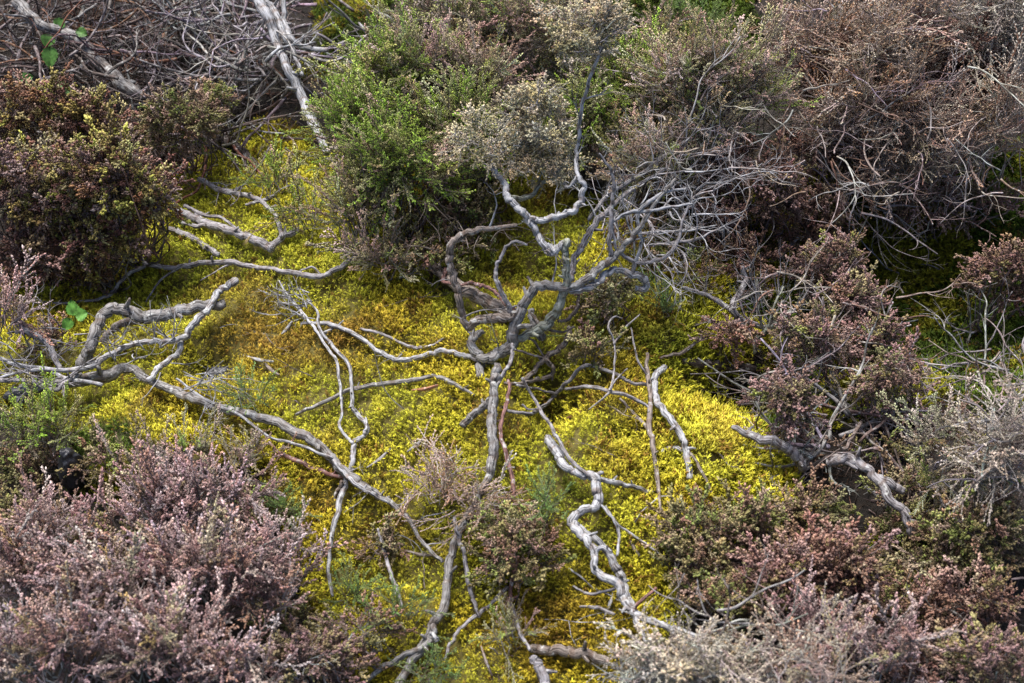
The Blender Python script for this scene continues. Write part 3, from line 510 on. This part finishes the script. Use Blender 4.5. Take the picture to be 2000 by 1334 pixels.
single("thin_twig", "thin grey twig upright in the lower left moss with brownish sprigs", ["738,1032,3,7 748,1070,5,5 762,1115,5,4 772,1145,6,3 785,1185,4,2"], "twig", 'mauve')
single("hanging_twig", "slender twig with a white tip by the reddish brown sprigs, upper right of the moss", ["1555,466,4,10 1575,464,5,10 1605,467,4,10", "1555,466,5,10 1535,490,6,8 1515,500,6,6|mauve"], "twig", 'pale')
single("purple_fork", "purplish bare branch lying across the grey brown heather at upper right", ["1600,252,3 1640,254,4 1680,251,5 1715,240,6 1750,232,6 1800,240,4 1850,215,4 1878,160,3", "1715,242,5 1695,268,5 1680,290,4", "1712,240,4 1770,215,4 1805,205,3", "1800,242,4 1800,290,4 1825,335,4 1860,350,3", "1718,255,4 1728,290,4 1722,325,3"], "branch", 'mauve', 27, tw=1, twn=(4, .1, .0017, .0, 2))
chips = [(505, 700, 30, 12, 'pale'), (740, 895, 30, -38, 'mauve'), (812, 868, 22, -40, 'mauve'), (560, 640, 16, -50, 'pale'), (640, 645, 14, -20, 'pale'), (830, 757, 26, -10, 'orange'), (1120, 810, 16, -25, 'orange'), (530, 720, 20, 40, 'brown'), (820, 1080, 30, 10, 'brown'), (1240, 1070, 20, 60, 'brown'), (950, 1290, 30, 70, 'brown'), (1190, 1180, 30, -70, 'pale')]
for i, (x, y, L_, a, cc) in enumerate(chips):
    ca, sa = math.cos(math.radians(a)), math.sin(math.radians(a))
    where = ["near the black stone on the left moss", "left of the upright broken stem, the largest", "just below the arching grey twig, slim", "under the feathery twig top", "beside the pale wavy branch", "above the arching grey twig, orange", "inside the dark hollow, orange", "on the brown moss by the black stone", "on moss beside the long lower stem", "right of the looped silver branch", "at the bottom edge of the moss", "white one by the pale lichen tuft"][i]
    mbm = MB(); q = parse(f"{x-L_*ca},{y-L_*sa},2,1.6 {x},{y+3},5,1.8 {x+L_*ca},{y+L_*sa},3,1.4", 1.6); sp = spline(q, 4); tube(mbm, sp[:, :3], sp[:, 3], 6, WOOD[cc], .12)
    tag(mbm.build("wood_chip", M_BARK), "broken bit of dead twig " + where, "twig", "broken twigs lying on the moss")

# ------------------------------------------------------------------ heather and other bushes: lobes (px, py, rx, ry, centre height m)
gA = "dusky pink heather bushes at lower left"
bush("heather_bush", "dusky pink dry heather bush at lower left, the uppermost, bordering the moss", [(390, 965, 150, 85, .13), (300, 1010, 110, 80, .13)], 'dusky', group=gA)
bush("heather_bush", "dusky pink heather bush at the left edge, below the green heather and black stone", [(100, 1040, 120, 80, .13), (40, 1130, 110, 100, .14)], 'dusky', group=gA)
bush("heather_bush", "dusky pink heather bush in the middle of the lower left mass", [(400, 1110, 150, 110, .16), (220, 1150, 130, 110, .16)], 'dusky', group=gA)
bush("heather_bush", "dusky heather bush jutting right into the moss below the fallen branch", [(560, 1080, 80, 75, .12), (520, 1170, 90, 80, .13)], 'dusky', .9, group=gA)
bush("heather_bush", "dusky pink heather bush in the bottom left corner", [(90, 1270, 160, 120, .17)], 'dusky', group=gA)
bush("heather_bush", "dusky pink heather bush at the bottom edge, right of the corner bush", [(330, 1280, 160, 110, .17), (460, 1330, 120, 80, .15)], 'dusky', group=gA)
bush("heather_bush", "small dusky heather bush at the bottom edge beside the thin bare stem", [(590, 1290, 75, 80, .11)], 'mixed', .8, group=gA)
bush("heather_bush", "low faded heather patch between the fallen branch and the dusky bushes", [(360, 870, 140, 45, .07), (470, 880, 60, 40, .06)], 'pinkgreen', .55)
bush("heather_bush", "green young heather bush at the left edge below the tangled fallen branch", [(60, 840, 90, 60, .10), (120, 825, 60, 40, .08)], 'green', .8)
bush("heather_sprig", "loose pale green sprigs above the fallen branch, beside the black stone", [(495, 765, 70, 40, .05)], 'fresh', .30, spread=.5, upw=.8)
bush("heather_sprig", "small green sprigs on moss right of the dusky bushes", [(560, 985, 35, 40, .05)], 'fresh', .45)
bush("heather_sprig", "bright green leafy sprigs on the lower left moss beside the thin twig", [(760, 1185, 90, 55, .06), (690, 1150, 50, 45, .05)], 'fresh', .42)
bush("heather_bush", "small greenish heather clump at the bottom left of the moss", [(690, 1230, 75, 60, .08), (660, 1300, 60, 50, .07)], 'mixed', .7)
bush("heather_sprig", "few green sprigs at the bottom edge under the long lower stem", [(830, 1310, 70, 40, .05)], 'fresh', .35)
gB = "maroon heather bushes at upper left"
bush("heather_bush", "maroon heather bush with pinkish tips along its top at the left edge", [(80, 235, 130, 60, .17), (180, 265, 80, 55, .16)], 'maroon', group=gB)
bush("heather_bush", "maroon and rusty heather bush in the middle of the left edge", [(60, 370, 130, 110, .20)], 'maroon', group=gB)
bush("heather_bush", "maroon heather bush tipped yellow green, overhanging the moss", [(230, 380, 125, 95, .20), (190, 470, 100, 60, .14)], 'maroon', group=gB)
bush("heather_bush", "dark russet heather below the maroon bushes in deep shade", [(60, 500, 110, 60, .09)], 'russet', .8, group=gB)
bush("heather_bush", "small olive maroon heather bush beneath the end of the lichen spotted branch", [(350, 240, 80, 65, .15), (410, 215, 50, 45, .12)], 'olive', group=gB)
bush("heather_sprig", "yellow tipped sprig hanging from the maroon heather over the moss", [(165, 530, 26, 32, .06)], 'maroon', .7)
bush("heather_sprig", "small pinkish heather sprig at the left edge above the pale twigs", [(15, 600, 40, 30, .13)], 'dusky', .8)
bush("heather_bush", "low brownish heather among the pale twigs at the left edge", [(90, 670, 60, 40, .05)], 'mixed', .6)
gC = "green heather bushes at top centre"
bush("heather_bush", "tall green heather bush with pink tips, left part of the top centre mass", [(715, 260, 100, 120, .22), (770, 180, 115, 110, .26)], 'green', 1.25, group=gC)
bush("heather_bush", "pinkish green heather bush at the top edge above centre", [(880, 90, 145, 90, .26), (1010, 100, 100, 95, .25)], 'pinkgreen', 1.3, group=gC)
bush("heather_bush", "deep green heather bush left of the lichen tufts", [(790, 330, 130, 110, .21), (890, 270, 115, 115, .23)], 'green', 1.2, group=gC)
bush("heather_bush", "pinkish green heather skirt low above the moss left of the central shrub", [(700, 410, 85, 80, .12), (750, 490, 90, 60, .08)], 'pinkgreen', .9, group=gC)
bush("heather_bush", "thin pale green heather at the foot of the bleached branch", [(530, 340, 60, 50, .06), (600, 410, 70, 60, .07)], 'green', .5, group=gC)
bush("heather_bush", "green heather bush behind the upper lichen tufts, right of centre", [(1230, 190, 100, 115, .20), (1150, 230, 90, 100, .18)], 'green', 1.1, group=gC)
bush("heather_bush", "pinkish green heather bush leaning towards the grey brown mass at upper right", [(1430, 190, 120, 95, .25), (1330, 200, 95, 100, .24)], 'pinkgreen', 1.25, group=gC)
bush("heather_bush", "faded pinkish heather under the spreading silver twigs", [(1310, 300, 90, 60, .2), (1230, 310, 70, 70, .16)], 'pinkgreen', .7, group=gC)
bush("heather_bush", "bright green sprigs lit against the dark at the top edge", [(1370, 60, 65, 38, .12), (1330, 25, 40, 30, .1)], 'fresh', .5, group=gC)
bush("heather_bush", "thin brown green heather behind the limbs of the central shrub", [(900, 420, 100, 60, .10), (850, 490, 70, 50, .07)], 'olive', .6)
bush("heather_bush", "brownish green heather right behind the central shrub's knobbed limb", [(1190, 590, 75, 55, .08), (1160, 680, 45, 45, .06)], 'olive', .75)
bush("heather_bush", "withered brown heather under the silver twigs right of the central shrub", [(1280, 470, 120, 60, .06), (1350, 530, 70, 50, .06)], 'olive', .45)
bush("heather_sprig", "small deep green sprigs beside the moss, right of the knobbed limb", [(1300, 590, 40, 35, .05)], 'fresh', .55)
gD = "grey brown heather at upper right"
bush("heather_bush", "grey brown twiggy heather at the top edge, left part of the upper right mass", [(1590, 80, 115, 90, .26)], 'greybrown', .75, size=1.1, group=gD)
bush("heather_bush", "tall pale wiry heather at the top edge near the right corner", [(1770, 60, 110, 90, .30), (1700, 140, 100, 80, .28)], 'greybrown', .75, size=1.1, group=gD)
bush("heather_bush", "pale wiry heather filling the top right corner", [(1930, 90, 110, 120, .30)], 'straw', .8, group=gD)
bush("heather_bush", "grey brown heather fan in the middle of the upper right mass", [(1640, 230, 115, 70, .25), (1760, 230, 110, 90, .27)], 'greybrown', .75, size=1.1, group=gD)
bush("heather_bush", "grey brown drooping heather at the right edge under the corner bush", [(1920, 270, 120, 85, .25)], 'greybrown', .75, size=1.1, group=gD)
bush("heather_bush", "drooping grey twiggy heather overhanging the dark moss bank", [(1760, 350, 140, 60, .20)], 'greybrown', .8, group=gD)
bush("heather_bush", "rusty brown heather under the grey brown mass, right of the silver twigs", [(1490, 380, 100, 65, .15), (1570, 440, 90, 60, .12)], 'russet', .9, group=gD)
gE = "dusky heather bushes right of the moss"
bush("heather_bush", "dusky heather bush with green tips on the dark moss bank", [(1620, 540, 85, 65, .15), (1660, 610, 70, 60, .14)], 'mixed', group=gE)
bush("heather_bush", "greyish pink heather bush above the exposed grey stems", [(1590, 680, 90, 65, .14), (1540, 790, 75, 60, .12)], 'mixed', .9, group=gE)
bush("heather_bush", "green tipped heather bush lying out to the right over the exposed stems", [(1740, 750, 85, 55, .13), (1700, 680, 60, 50, .12)], 'mixed', group=gE)
bush("heather_bush", "withered brown hanging heather over the shaded hollow", [(1430, 650, 45, 50, .09)], 'russet', .8, group=gE)
bush("heather_bush", "purplish heather bush at the right edge over the dark moss", [(1960, 545, 75, 50, .16)], 'russet', group=gE)
gF = "heather bushes at lower right"
bush("heather_bush", "bleached straw grey heather at the right edge, half way down", [(1965, 880, 95, 100, .20)], 'straw', .9, group=gF)
bush("heather_bush", "green and pinkish heather beside the bleached bush at right", [(1840, 860, 80, 60, .14), (1860, 940, 90, 50, .12)], 'pinkgreen', .8, group=gF)
bush("heather_bush", "olive heather bush right next to the moss, under the two pronged branch", [(1370, 1040, 90, 70, .09), (1350, 1110, 70, 60, .08)], 'olive', group=gF)
bush("heather_bush", "green brown heather bush between the short pale log and the purplish root", [(1560, 1000, 110, 55, .08), (1460, 1030, 80, 60, .10)], 'olive', group=gF)
bush("heather_bush", "russet brown heather bush in the middle of the lower right", [(1520, 1110, 110, 75, .13), (1640, 1120, 95, 85, .14)], 'russet', group=gF)
bush("heather_bush", "brown green heather bush under the purplish root", [(1760, 1040, 80, 60, .08)], 'olive', .8, group=gF)
bush("heather_bush", "dark olive heather bush at the right edge below the bleached bush", [(1920, 1050, 110, 85, .12)], 'olive', group=gF)
bush("heather_bush", "dark russet heather bush near the right edge, lower down", [(1880, 1180, 120, 75, .12)], 'russet', .8, group=gF)
bush("heather_bush", "dusky heather bush in the bottom right corner", [(1930, 1310, 100, 75, .14)], 'mixed', group=gF)
bush("heather_bush", "brownish pink heather bush at the bottom, right of the pale lichen tuft", [(1600, 1240, 110, 60, .14), (1720, 1290, 110, 70, .16)], 'dusky', .9, group=gF)
bush("heather_bush", "wiry grey brown heather at the bottom edge right of centre", [(1560, 1320, 130, 60, .20)], 'greybrown', .6, group=gF)
bush("heather_bush", "pale olive heather behind the pale lichen tuft", [(1430, 1180, 100, 50, .10)], 'olive', group=gF)
bush("lichen_shrub", "pale grey lichen covered shrub tuft at the bottom edge right of centre", [(1250, 1305, 75, 40, .16), (1350, 1330, 90, 45, .18), (1450, 1310, 70, 40, .17)], 'palelichen', .42, size=1.0, spread=.8)
bush("lichen_shrub", "brittle grey twiggy sprigs mixed into the pale lichen tuft at the bottom", [(1300, 1300, 100, 45, .18), (1420, 1320, 110, 45, .19)], 'straw', .45, size=.8, spread=.8)
bush("heather_sprig", "withered brown sprigs around the lower part of the upright broken stem", [(860, 940, 80, 60, .06), (940, 970, 65, 60, .07)], 'greybrown', .35, size=.85)
bush("heather_bush", "small green brown heather bush right of the long lower stem", [(1010, 1060, 80, 90, .10)], 'olive', .85)
bush("heather_sprig", "thin green sprigs beside the winding reddish stem", [(1070, 985, 35, 50, .07)], 'fresh', .35)
bush("heather_sprig", "loose yellow brown sprigs above the lying log at the bottom", [(1000, 1230, 75, 55, .06)], 'pinkgreen', .3, size=.8)
bush("heather_sprig", "dark thin sprigs on the moss by the thin upright twig", [(750, 1060, 55, 30, .04)], 'olive', .35)

bush("heather_bush", "mixed pink and green heather crown bridging the pinkish and deep green bushes at top centre", [(940, 190, 90, 90, .25), (850, 190, 90, 80, .26)], 'pinkgreen', group=gC)
bush("heather_bush", "low russet heather in the shade between the rusty bush and the silver twigs", [(1440, 500, 85, 50, .07), (1400, 440, 60, 50, .09)], 'russet', .8, group=gE)
bush("heather_bush", "low dusky heather under the exposed grey stems at right", [(1700, 880, 90, 30, .04), (1780, 960, 80, 40, .05)], 'olive', .8, group=gF)
bush("heather_bush", "brown heather low at the right edge between bleached and dark olive bushes", [(1820, 1110, 90, 60, .10), (1740, 1180, 80, 60, .10)], 'olive', .9, group=gF)
bush("heather_bush", "brown heather closing the gap between the two upper right heather fans", [(1680, 150, 110, 70, .20), (1850, 180, 110, 80, .22)], 'russet', .9, group=gD)
bush("heather_bush", "rusty brown heather low behind the drooping grey twigs at upper right", [(1620, 320, 100, 50, .12), (1850, 390, 110, 40, .12)], 'russet', .8, group=gD)
bush("heather_bush", "dusky heather low at the bottom edge between the bottom heather bushes", [(1780, 1230, 80, 60, .1), (1820, 1320, 90, 50, .12)], 'russet', .9, group=gF)
bush("heather_bush", "dusky low heather filling the left edge under the pink bushes", [(20, 1010, 60, 60, .07), (230, 1060, 90, 60, .08)], 'olive', .9, group=gA)
bush("heather_bush", "low olive heather with green tips in the shade around the black stone at left", [(40, 900, 80, 50, .05), (190, 900, 50, 45, .05)], 'olive', .9, group=gA)
bush("heather_bush", "dull brown heather low between the dusky bushes, next to the moss", [(560, 1220, 70, 60, .05), (500, 1000, 60, 50, .05)], 'olive', .8, group=gA)
bush("heather_bush", "russet brown low heather behind the silver twigs under the pinkish green bush", [(1400, 310, 90, 50, .10), (1300, 370, 80, 50, .08)], 'russet', .8, group=gD)
bush("heather_bush", "pinkish green heather between the lichen tufts and the upper right bushes", [(1120, 130, 90, 80, .24), (1290, 110, 70, 50, .18)], 'pinkgreen', 1.0, group=gC)
bush("heather_bush", "sparse pinkish heather tips growing through the silver twigs right of the lichen tufts", [(1290, 340, 110, 70, .20), (1400, 280, 80, 60, .22)], 'pinkgreen', .35, group=gC)
# ------------------------------------------------------------------ bare tangles
def tangle(label, region, n, hr, cols, Lr=(.14, .32), rr=(.0018, .0046), group=None, name="bare_shrub"):
    x0, y0, x1, y1 = region; r_ = rooted(name, (x0+x1)/2, (y0+y1)/2, label, "shrub", group)
    for i in range(n):
        x, y = rng.uniform(x0, x1), rng.uniform(y0, y1); p = P(x, y, rng.uniform(*hr)); a = rng.random()*6.28
        st = fi = MB(); c = pick(cols, 1)[0]*.85; L_ = rng.uniform(*Lr); w_ = walk(p, (math.cos(a), math.sin(a)*.8, rng.normal(0, .25)), L_, 7, .42); s = spline(w_, 3); r0 = rng.uniform(*rr)
        tube(st, s, np.linspace(r0, r0*.45, len(s)), 6, c, .06)
        for _ in range(3):
            j = rng.integers(4, len(s)-2); twig(fi, s[j], nrm(s[j+1]-s[j-1])+rng.normal(0, .7, 3), L_*rng.uniform(.2, .5), r0*.45, c*rng.uniform(.85, 1.3), 1, .35, .03, 2)
        st.build('stem', M_BARK, r_)
TGL = [(3, (.16, .13, .13)), (1.5, (.25, .225, .235)), (2.5, (.10, .07, .065)), (1, (.21, .10, .06))]
TGW = [(2, (.30, .25, .23)), (2, (.40, .37, .36)), (1.5, (.22, .14, .10))]
TGG = [(3, (.25, .23, .23)), (2, (.33, .31, .32)), (1, (.18, .13, .12))]
tangle("tangle of bare brown twigs under the lichen spotted branch in the top left", (60, -40, 260, 160), 80, (.005, .16), TGL, group="bare tangled shrubs at top left")
tangle("tangle of bare grey and rusty twigs at the top edge, left of the bleached branch", (230, -40, 440, 120), 95, (.005, .16), TGL, group="bare tangled shrubs at top left")
tangle("grey bare twigs crowding the left side of the bleached branch", (380, 0, 560, 160), 80, (.01, .18), TGG, group="bare tangled shrubs at top left")
tangle("low tangled twigs between the maroon heather and the bleached branch", (250, 130, 560, 290), 95, (.005, .08), TGL, group="bare tangled shrubs at top left")
tangle("sparse bare twigs at the top edge beside the green heather", (600, -30, 800, 120), 14, (.02, .10), TGG, group="bare tangled shrubs at top left")
tangle("bare twigs in the top left corner above the maroon heather", (-40, 20, 110, 150), 45, (.02, .12), TGL, group="bare tangled shrubs at top left")
tangle("exposed grey stems arching under the heather right of the moss", (1500, 760, 1740, 900), 60, (.01, .07), TGG, (.12, .26), (.002, .0045))
tangle("wiry curling grey twigs at the right edge over the dark moss", (1880, 640, 2010, 780), 22, (.04, .14), TGG, (.10, .2), (.0014, .0028))
tangle("few long dry twigs lying across the dark moss at right", (1700, 520, 1920, 720), 7, (.02, .05), TGG, (.15, .3), (.001, .002))
tangle("bare grey twigs hanging below the grey brown heather mass", (1620, 300, 1880, 420), 26, (.14, .25), TGG, (.1, .22), (.0013, .0028))
tangle("curved brown twigs spreading over the pale lichen tuft", (1280, 1190, 1560, 1290), 16, (.16, .24), TGG, (.08, .18), (.0013, .0026))
tangle("pale bent twigs over the bleached heather at the right edge", (1880, 800, 2010, 960), 24, (.2, .28), TGG, (.08, .18), (.0012, .0024))
tangle("fine bare twigs threading the dark lower right heather", (1700, 1100, 1980, 1300), 14, (.08, .18), TGL, (.1, .2), (.0012, .0022))

FT = [(430, 640, 20, "on ochre moss right of the arched root's cut end"), (520, 655, -60, "just left of the feathery twig top"), (610, 735, 170, "between the black stone and the pale stems"),
      (745, 600, 10, "on the moss above the smooth waving branch"), (790, 800, 150, "under the arching thin twig on the brightest moss"), (860, 860, -80, "left of the upright broken stem's side stub"),
      (760, 920, 40, "right of the fallen branch's tip"), (600, 1000, -20, "beside green sprigs left of the lowest pale stem"), (720, 1100, 80, "between the lower pale stem and the thin upright twig"),
      (830, 1150, 100, "left of the long lower stem"), (1060, 1210, 0, "below the green brown bush at the bottom of the moss"), (1110, 1110, -50, "left of the looped silver branch"),
      (1240, 1020, 60, "right of the looped silver branch's top bend"), (1200, 890, 160, "between the leaning stick and the brown prong"), (1400, 880, -70, "on bright moss right of the pronged branch"),
      (1350, 640, 30, "on the greenish moss near the short dark bent twig"), (600, 480, 5, "above the lying branch near its right end"), (1180, 790, -30, "over the rim of the dark hollow")]
for x, y, an, wh in FT:                                       # hair thin twigs strewn over the moss
    p = P(float(x), float(y), .018); a = math.radians(an); m_ = MB()
    twig(m_, p, np.array([math.cos(a), math.sin(a), .12]), rng.uniform(.08, .19), rng.uniform(.0011, .0019), np.array(WOOD['pale' if rng.random() < .5 else 'brown'])*rng.uniform(.8, 1.2), 2, .42, .01, 2)
    tag(m_.build("fine_twig", M_TWIG), "hair thin dry twig "+wh, "twig", "hair thin twigs strewn over the moss")
tangle("pale curling dry twigs over the heather at the top edge near the right corner", (1560, 10, 1980, 190), 60, (.27, .40), TGW, (.08, .18), (.0011, .0023), group="dry twigs over the upper right heather")
tangle("pale curling dry twigs on the middle of the upper right heather mass", (1540, 190, 1960, 380), 60, (.24, .38), TGW, (.08, .18), (.0011, .0023), group="dry twigs over the upper right heather")
tangle("greyish thin twigs poking through the pinkish green heather left of the upper right mass", (1260, 170, 1520, 340), 40, (.22, .34), TGW, (.08, .2), (.0011, .0022))
tangle("thin grey twigs among the dusky heather right of the moss", (1480, 520, 1780, 760), 40, (.10, .2), TGW, (.07, .16), (.0011, .0024))
# ------------------------------------------------------------------ moss carpet (stuff)
def carpet():
    mb = MB(); n = 105000; x = rng.uniform(-1.6, 1.6, n); y = rng.uniform(-1.0, 1.75, n); p = np.column_stack([x, y, G(x, y)]); px, py = to_px(p)
    jx = px+60*vnoise(x, y, .09, 8)+30*vnoise(x, y, .03, 9); jy = py+60*vnoise(x, y, .09, 10)+30*vnoise(x, y, .03, 11)
    a = inside(jx, jy, MAIN); b = np.zeros(n, bool)
    for q in OTHER: b |= inside(jx, jy, q)
    m = (a | b) & (px > -60) & (px < 2060) & (py > -60) & (py < 1400)
    p, px, py, a = p[m], px[m], py[m], a[m]; x, y = p[:, 0], p[:, 1]; n = len(p)
    hole = np.exp(-((px-1085)/45)**2-((py-825)/50)**2)+np.exp(-((px-1400)/90)**2-((py-760)/35)**2); k = rng.random(n) > .55*hole
    p, px, py, a, x, y = p[k], px[k], py[k], a[k], x[k], y[k]; n = len(p)
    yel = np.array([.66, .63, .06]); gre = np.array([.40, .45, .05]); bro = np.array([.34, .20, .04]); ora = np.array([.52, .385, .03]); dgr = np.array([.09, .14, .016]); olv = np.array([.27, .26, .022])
    v1 = vnoise(x, y, .14, 12)+.6*vnoise(x, y, .05, 13); v2 = vnoise(x, y, .10, 14)+.7*vnoise(x, y, .035, 15)
    g = lambda cx, cy, sx, sy: np.exp(-((px-cx)/sx)**2-((py-cy)/sy)**2)
    wb = np.clip(g(600, 670, 170, 60)*.75+g(480, 610, 90, 60)*.4+g(1000, 1250, 160, 90)*.25+g(750, 1080, 130, 60)*.35+v2*1.1-.06, 0, .85)
    wo = np.clip(g(650, 700, 300, 110)*.7+g(1000, 1250, 350, 130)*.7+g(700, 1000, 200, 60)*.4+g(1330, 990, 80, 60)*.4+v1*.9+.02, 0, .85)
    wg = np.clip(g(1000, 480, 500, 110)*.5+g(1280, 650, 130, 100)*.6+g(1100, 960, 90, 40)*.5+g(330, 540, 200, 60)*.45+g(1230, 830, 120, 60)*.35-v1*.9, 0, .9)
    c = np.tile(yel, (n, 1))
    c = c*(1-wo[:, None])+ora*wo[:, None]; c = c*(1-wg[:, None])+gre*wg[:, None]; c = c*(1-wb[:, None])+bro*wb[:, None]
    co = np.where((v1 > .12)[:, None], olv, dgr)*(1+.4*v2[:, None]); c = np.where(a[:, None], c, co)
    c = c*rng.uniform(.8, 1.2, (n, 1))
    brn = rng.random(n) < .05+.15*wb; c[brn] = bro*rng.uniform(.6, 1.2, (int(brn.sum()), 1))
    eps = .01; gx = (G(x+eps, y)-G(x-eps, y))/(2*eps); gy = (G(x, y+eps)-G(x, y-eps))/(2*eps); nm = nrm(np.column_stack([-gx, -gy, np.ones(n)]))
    d = nrm(nm+rng.normal(0, .45, (n, 3))); big = 1+.55*np.clip((px-1150)/200, 0, 1)
    sc = .0185*rng.uniform(.7, 1.3, n)*big*(1+.5*v1); p = p.copy(); p[:, 2] += .004*v2*2+rng.uniform(-.002, .003, n)
    stamp(mb, 'moss', p, d, sc, c*.4, c*1.2, c*.4, kvar=.22); print("moss tufts", n)  # shoot bases darkened: occlusion shade painted into the moss colour
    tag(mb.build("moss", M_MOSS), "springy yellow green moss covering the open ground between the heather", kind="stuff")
carpet()
mb = MB(); n = 30000; x = rng.uniform(-1.7, 1.7, n); y = rng.uniform(-1.1, 2.4, n); p = np.column_stack([x, y, G(x, y)]); px, py = to_px(p)
k = ((~inside(px, py, MAIN)) | (rng.random(n) < .02)) & (px > -200) & (px < 2200) & (py > -250) & (py < 1500); p = p[k]; n = len(p)
cc = pick([(4, (.035, .022, .016)), (2, (.06, .036, .024)), (1, (.05, .04, .035)), (1, (.028, .034, .01))], n)
stamp(mb, 'litter', p, np.column_stack([rng.normal(0, 1, n), rng.normal(0, 1, n), rng.uniform(.1, .9, n)]), rng.uniform(.02, .05, n), cc, cc*1.6, cc*.9)
tag(mb.build("undergrowth", M_FOL), "dead brown heather undergrowth and fallen sprigs between the bushes", kind="stuff")
# ------------------------------------------------------------------ leaf and twig litter (stuff)
mb = MB(); n = 7000; x = rng.uniform(-1.5, 1.5, n); y = rng.uniform(-1, 1.8, n); p = np.column_stack([x, y, G(x, y)+.004]); px, py = to_px(p)
ins = inside(px, py, MAIN); keep = (~ins) | (rng.random(n) < .08)
for i in np.where(keep)[0]:
    a = rng.random()*6.28; L_ = rng.uniform(.01, .045); d = np.array([math.cos(a), math.sin(a), rng.normal(0, .25)])
    q = np.array([p[i], p[i]+d*L_*.5+rng.normal(0, .002, 3), p[i]+d*L_]); q[:, 2] = np.maximum(q[:, 2], G(q[:, 0], q[:, 1])+.002); tube(mb, q, [.0012, .0014, .0006], 3, pick(TGL, 1)[0]*rng.uniform(.5, 1.1))
tag(mb.build("twig_litter", M_TWIG), "dead brown twig and leaf litter on the dark ground", kind="stuff")

# ------------------------------------------------------------------ broad green leaves, stones
def leafmesh(mb, c, d, nrmv, L, W, col):
    d = nrm(d); sx = nrm(np.cross(d, nrmv)); up = np.cross(sx, d); rows, colsn = 12, 6; V = []
    for i in range(rows+1):
        t = i/rows; wv = W*(math.sin(math.pi*min(1, t**.75))**.75)*(1+.09*(-1)**i)+.0004
        for j in range(-colsn, colsn+1):
            s_ = j/colsn; z = .10*L*abs(s_)-.22*L*t*t+.02*L*math.cos(s_*9+t*22); V.append(c+d*L*t+sx*wv*s_+up*z)
    V = np.array(V); m = 2*colsn+1; top = V; bot = V-up*.0006; n = len(V); F = []
    for i in range(rows):
        for j in range(m-1):
            a = i*m+j; F += [(a, a+1, a+m+1), (a, a+m+1, a+m), (n+a, n+a+m+1, n+a+1), (n+a, n+a+m, n+a+m+1)]
    mb.add(np.vstack([top, bot]), F, col)
def seedling(px, py, h, label, leaves, col=(.10, .23, .05)):
    base = P(px, py+30, 0); r_ = empty("seedling", base, label, "plant", "broad leaved seedlings")
    for (lx, ly, a, L_, W_) in leaves:
        c = P(lx, ly, h); st = MB(); tube(st, spline(np.array([base, base*.4+c*.6+np.array([.004, 0, .01]), c]), 4), .0009, 5, (.16, .24, .08)); st.build("stem", M_FOL, r_)
        m = MB(); ar = math.radians(a); view = nrm(CAM-c); d = math.cos(ar)*FX+math.sin(ar)*FU; leafmesh(m, c, d+view*.15, nrm(view+np.array([0, 0, .6])), L_, W_, np.array(col)*rng.uniform(.85, 1.15)); m.build("leaf", M_LEAF, r_)
seedling(95., 110., .17, "bright green crinkled seedling leaves hanging by the lichen spotted branch", [(97, 68, 250, .028, .016), (98, 92, 268, .046, .017), (112, 52, 60, .022, .014), (150, 60, -20, .026, .012)])
seedling(145., 610., .10, "bright green three leaved seedling beside the arched root", [(144, 616, 100, .030, .012), (138, 622, 240, .026, .011), (148, 618, 20, .024, .013)], (.12, .29, .05))
seedling(50., 160., .14, "small green leaves showing just above the maroon heather", [(35, 158, 20, .035, .013), (105, 165, 10, .026, .010), (130, 172, -40, .02, .01)])
seedling(1240., 650., .05, "tiny green leaf tucked under the knobbed limb of the central shrub", [(1034, 655, 40, .015, .008)], (.2, .5, .05))
def stone(px, py, h, sx, sy, sz, label, name="stone", cat="stone"):
    c = P(px, py, h); import bmesh; bm = bmesh.new(); bmesh.ops.create_icosphere(bm, subdivisions=5, radius=1); v = np.array([q.co[:] for q in bm.verts]); f = np.array([[q.index for q in t.verts] for t in bm.faces]); bm.free()
    r_ = 1+.30*vnoise(v[:, 0]*1.5+px, v[:, 1]*1.5+v[:, 2], 1., 20)+.16*vnoise(v[:, 0]*5, v[:, 1]*4+v[:, 2]*4, 1., 21)+.06*vnoise(v[:, 0]*14, v[:, 1]*14+v[:, 2]*9, 1., 22)
    m = MB(); m.add(c+v*r_[:, None]*np.array([sx, sy, sz]), f, (.02, .02, .02)); tag(m.build(name, M_STONE), label, cat)
stone(432., 733., .015, .034, .018, .018, "rough black stone lying in the moss above the fallen branch")
stone(142., 922., .045, .024, .026, .062, "smooth black stone standing among the green heather at the left edge")
stone(40., 775., .02, .03, .02, .02, "dark rounded stone in shade under the fallen branch at the left edge")
print("total verts", sum(len(o.data.vertices) for o in S.objects if o.type == 'MESH'))
